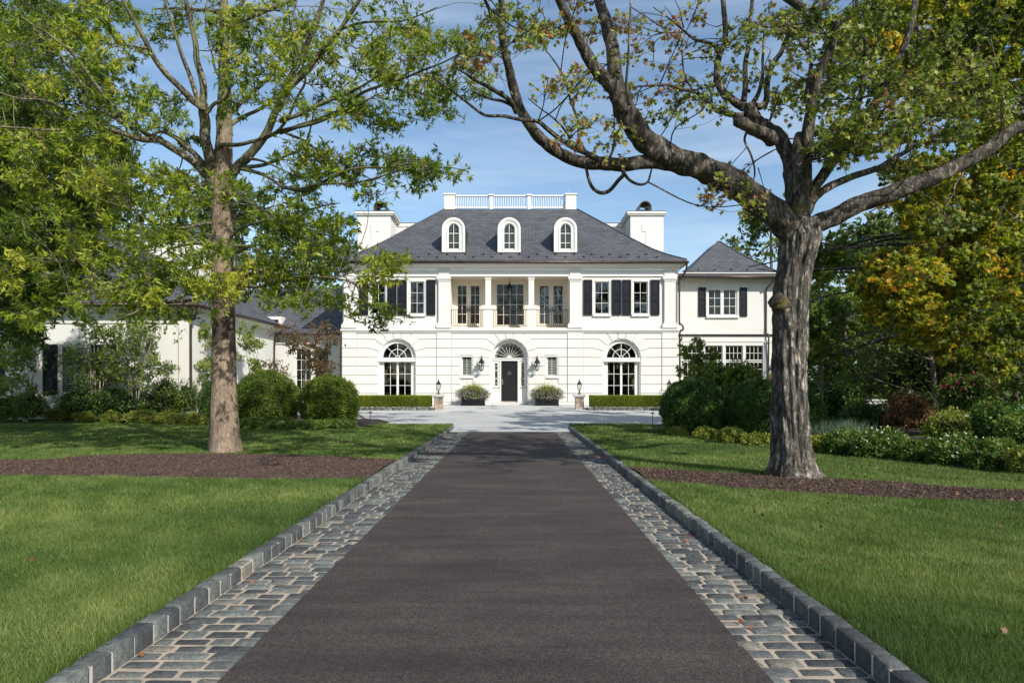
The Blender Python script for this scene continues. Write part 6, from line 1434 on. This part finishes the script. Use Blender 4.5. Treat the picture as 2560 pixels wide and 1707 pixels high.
B(C3, [(1965,1850), (1960,1560), (1960,1350), (1945,1200), (1975,1100)], MY-.05, MY+.1, .15, .09, wob=0)
B(C3, [(2050,950), (2020,800), (2050,620), (2060,500)], MY+.25, MY+.5, .05, .03)
B(C4, [(240,1440), (330,1385), (450,1328), (640,1240), (850,1170), (1050,1090), (1230,1010), (1430,890), (1540,795), (1640,770), (1900,700)], MY, MY+.2, .165, .085, wob=.02)
B(C4, [(1220,1020), (1240,1060), (1200,1130), (1190,1180)], MY+.2, MY-.1, .025, .012)
B(C4, [(250,1390), (290,1300), (330,1220), (400,1160), (560,1080), (700,1040), (780,1000), (850,950), (1000,870), (1120,820), (1300,760)], MY+.1, MY+2.2, .085, .03)
B(C4, [(250,1390), (270,1250), (400,1050), (520,900), (600,760), (700,640), (800,480), (880,300), (950,60), (980,-100)], MY+.1, MY+1.4, .10, .05)
B(C4, [(520,900), (560,760), (620,600), (640,420), (650,250), (600,60), (590,-100)], MY+.5, MY+1.6, .06, .03)
B(C4, [(560,860), (700,840), (850,810), (950,800)], MY+.4, MY+.4, .045, .03)
B(C4, [(700,560), (760,510), (860,520), (1000,560)], MY+1, MY-.5, .03, .01)
# rounded scar on the left of the trunk
mk.limb([P3(1815, 716, MY), P3(1800, 704, MY-.08), P3(1787, 692, MY-.14), P3(1781, 686, MY-.17)], .20, .125, grow=False, wob=0)
for i in range(14):
    a = i*2.4; z0 = 9.0+i*.35; e = 5.2-.22*i
    mk.limb([P3(1845, 60, MY+.5)+np.array([0, 0, i*.3]), (4.6+e*.5*math.cos(a), MY+e*.5*math.sin(a), z0+1), (4.6+e*math.cos(a), MY+e*math.sin(a), z0+2.2)], .07, .012)
pads = []
def mpad(xd, yd, rx, ry, n, val=.5, yo=0, dy=.9, s=(.36, .22)): pads.extend(ell(xd, yd, rx, ry, MY+yo, dy, n, s, val, .16))
for a in [(1220,120,50,80,4,.8,-2), (1290,130,40,70,5,.85,-1.2), (1300,230,50,60,5,.75,-1.4), (1350,200,30,50,3,.8,-1), (1270,290,60,40,4,.7,-1.6), (1350,300,60,60,7,.7,-1.2), (1250,60,50,50,4,.8,-1.8), (1110,60,80,40,7,.6,-2.4), (1060,150,70,50,4,.7,-2.6), (1340,60,40,60,5,.8,-.6),
          (1440,100,40,70,7,.8,-.3), (1480,60,60,50,6,.85,.3), (1560,60,70,50,8,.85,.4), (1610,130,60,40,5,.8,.6), (1510,130,50,40,5,.8,.3), (1440,200,40,40,4,.7,-.8), (1480,240,30,30,3,.65,-.9), (1560,210,70,30,8,.75,.3), (1640,190,60,30,7,.65,.7), (1700,150,50,40,5,.5,1), (1570,260,50,22,5,.45,.2),
          (1650,240,40,18,3,.5,.6), (1400,330,30,50,6,.7,-1), (1690,400,40,50,5,.75,0), (1680,470,60,40,4,.75,-.3), (1640,440,26,20,2,.8,-.3), (1740,470,30,30,2,.75,-.2), (1740,60,60,50,7,.5,1), (1800,90,60,60,9,.5,.6), (1790,180,60,50,9,.55,.6), (1830,40,50,40,6,.45,.6), (1850,230,40,40,5,.6,.6), (1770,260,30,30,3,.6,.8),
          (1900,60,60,60,12,.35,.6), (1930,150,60,60,14,.35,.4), (1900,220,40,50,7,.4,.4), (2000,80,70,70,13,.35,.8), (2040,190,80,50,14,.4,.6), (1960,290,60,40,13,.5,-.3), (2040,270,90,50,20,.55,-.2), (2110,240,70,40,11,.55,0), (1930,350,50,32,13,.5,-.3), (1990,340,50,28,9,.5,-.2), (2120,310,60,26,8,.5,.5), (2160,130,70,70,10,.35,.8), (2090,400,50,30,6,.4,1.4),
          (2190,520,30,26,4,.5,-.2), (2230,180,60,60,9,.4,.6), (2300,240,60,60,8,.45,.6), (2190,280,60,40,8,.45,.4)]:
    mpad(*a)
outp = []
for _ in range(18): outp.append(((rng.uniform(1.5, 8.5), rng.uniform(5.5, 9.5), rng.uniform(7.3, 9.8)), (.55, .55, .3), 1, .5))  # unseen puffs added on the camera side to cast shade on the drive
for _ in range(34):
    a = rng.uniform(0, 6.28); q = rng.uniform(0, 1)**.5*6.0; z = rng.uniform(9.5, 15.5); q *= (18-z)/8; outp.append(((4.3+q*math.cos(a), MY+q*math.sin(a), z), (.55, .55, .3), 1, .5))
C, D, V = twiggy(mk, [p for p in pads if p[0][0] > 4.7 or rng.random() < .55], 8, 3.0, r_tw=.0045, br=.014, sag=-.02)
Co, Do, Vo = twiggy(mk, outp, 8, 4, r_tw=.006, br=.02)
tubes_obj('limbs', mk.t, M['limbmaple'], mp_)
leaf_obj('crown', [star_leaves(C[C[:, 0] > 4.2], D[C[:, 0] > 4.2], V[C[:, 0] > 4.2]-.04, 3, .080, 'maple', .45, spread=.9, jit=.16), star_leaves(C[C[:, 0] <= 4.2], D[C[:, 0] <= 4.2], V[C[:, 0] <= 4.2]-.04, 3, .066, 'maple', .45, spread=.9, jit=.16), star_leaves(Co, Do, Vo, 3, .13, 'maple', .3)], M['maple'], mp_)
print('maple clusters', len(C), 'tubes', len(mk.t))

rng = np.random.default_rng(204)
# ---- autumn maple behind it
Y3 = 19.5; x3 = PX(2400, Y3)
m3 = empty('maple_tree', (x3, Y3, .1), 'dense maple turning yellow and orange behind the old maple', 'tree'); s3 = Skel()
s3.limb([(x3, Y3, 0), (x3-.1, Y3, 3), (x3, Y3, 7), (x3-.3, Y3, 12), (x3, Y3, 17)], .42, .10)
for i in range(34):
    t = rng.uniform(.15, .9); a = math.pi+rng.uniform(-1.0, 1.0) if i % 4 else rng.uniform(0, 6.28); e = rng.uniform(5, 9)*(1.15-t*.55); z = 17*t
    s3.limb([(x3, Y3, z), (x3+e*.45*math.cos(a), Y3+e*.45*math.sin(a), z+.7), (x3+e*math.cos(a), Y3+e*math.sin(a), z+rng.uniform(-.6, 1.4))], .12, .015, wob=.15)
pads = []
for a in [(2280,60,110,80,30,.3), (2150,60,100,70,20,.35), (2040,60,80,60,13,.35), (1960,100,70,70,10,.35), (2250,180,110,80,28,.35), (2140,160,80,60,14,.38), (2060,150,70,60,10,.38), (2300,320,80,80,18,.4), (2200,400,100,60,16,.42), (2090,420,50,40,5,.4), (2290,480,90,70,22,.4), (2180,500,90,50,15,.45), (2110,490,60,40,7,.45),
          (2280,600,90,60,24,.55), (2180,600,90,50,20,.52), (2090,610,80,45,16,.54), (2030,640,60,40,10,.54), (2150,680,90,45,17,.50), (2260,700,90,60,22,.4), (2050,720,60,35,7,.6), (2200,770,80,45,12,.45), (2310,800,60,60,11,.35), (2120,760,70,30,6,.55), (2430,300,80,250,22,.4), (2420,700,70,130,12,.4)]:
    pads += ell(a[0], a[1], a[2], a[3], Y3-1.4, 1.7, a[4], (.58, .34), a[5], .15)
for _ in range(22):
    a = rng.uniform(0, 6.28); q = rng.uniform(0, 1)**.5*6; z = rng.uniform(10, 17); pads.append(((x3+q*math.cos(a), Y3+q*math.sin(a), z), (.8, .8, .4), 1, .4))
for _ in range(8): pads.append(((rng.uniform(3, 10), rng.uniform(14, 19), rng.uniform(13, 16.5)), (.8, .8, .4), 1, .4))  # unseen high puffs added to throw tree shade onto the court
C, D, V = twiggy(s3, pads, 17, 5.0, r_tw=.007, br=.035)
tubes_obj('trunk', s3.t, M['maplebark'], m3); leaf_obj('crown', [star_leaves(C, D, V, 5, .105, 'maple', .35, spread=.9, jit=.24)], M['maple2'], m3)
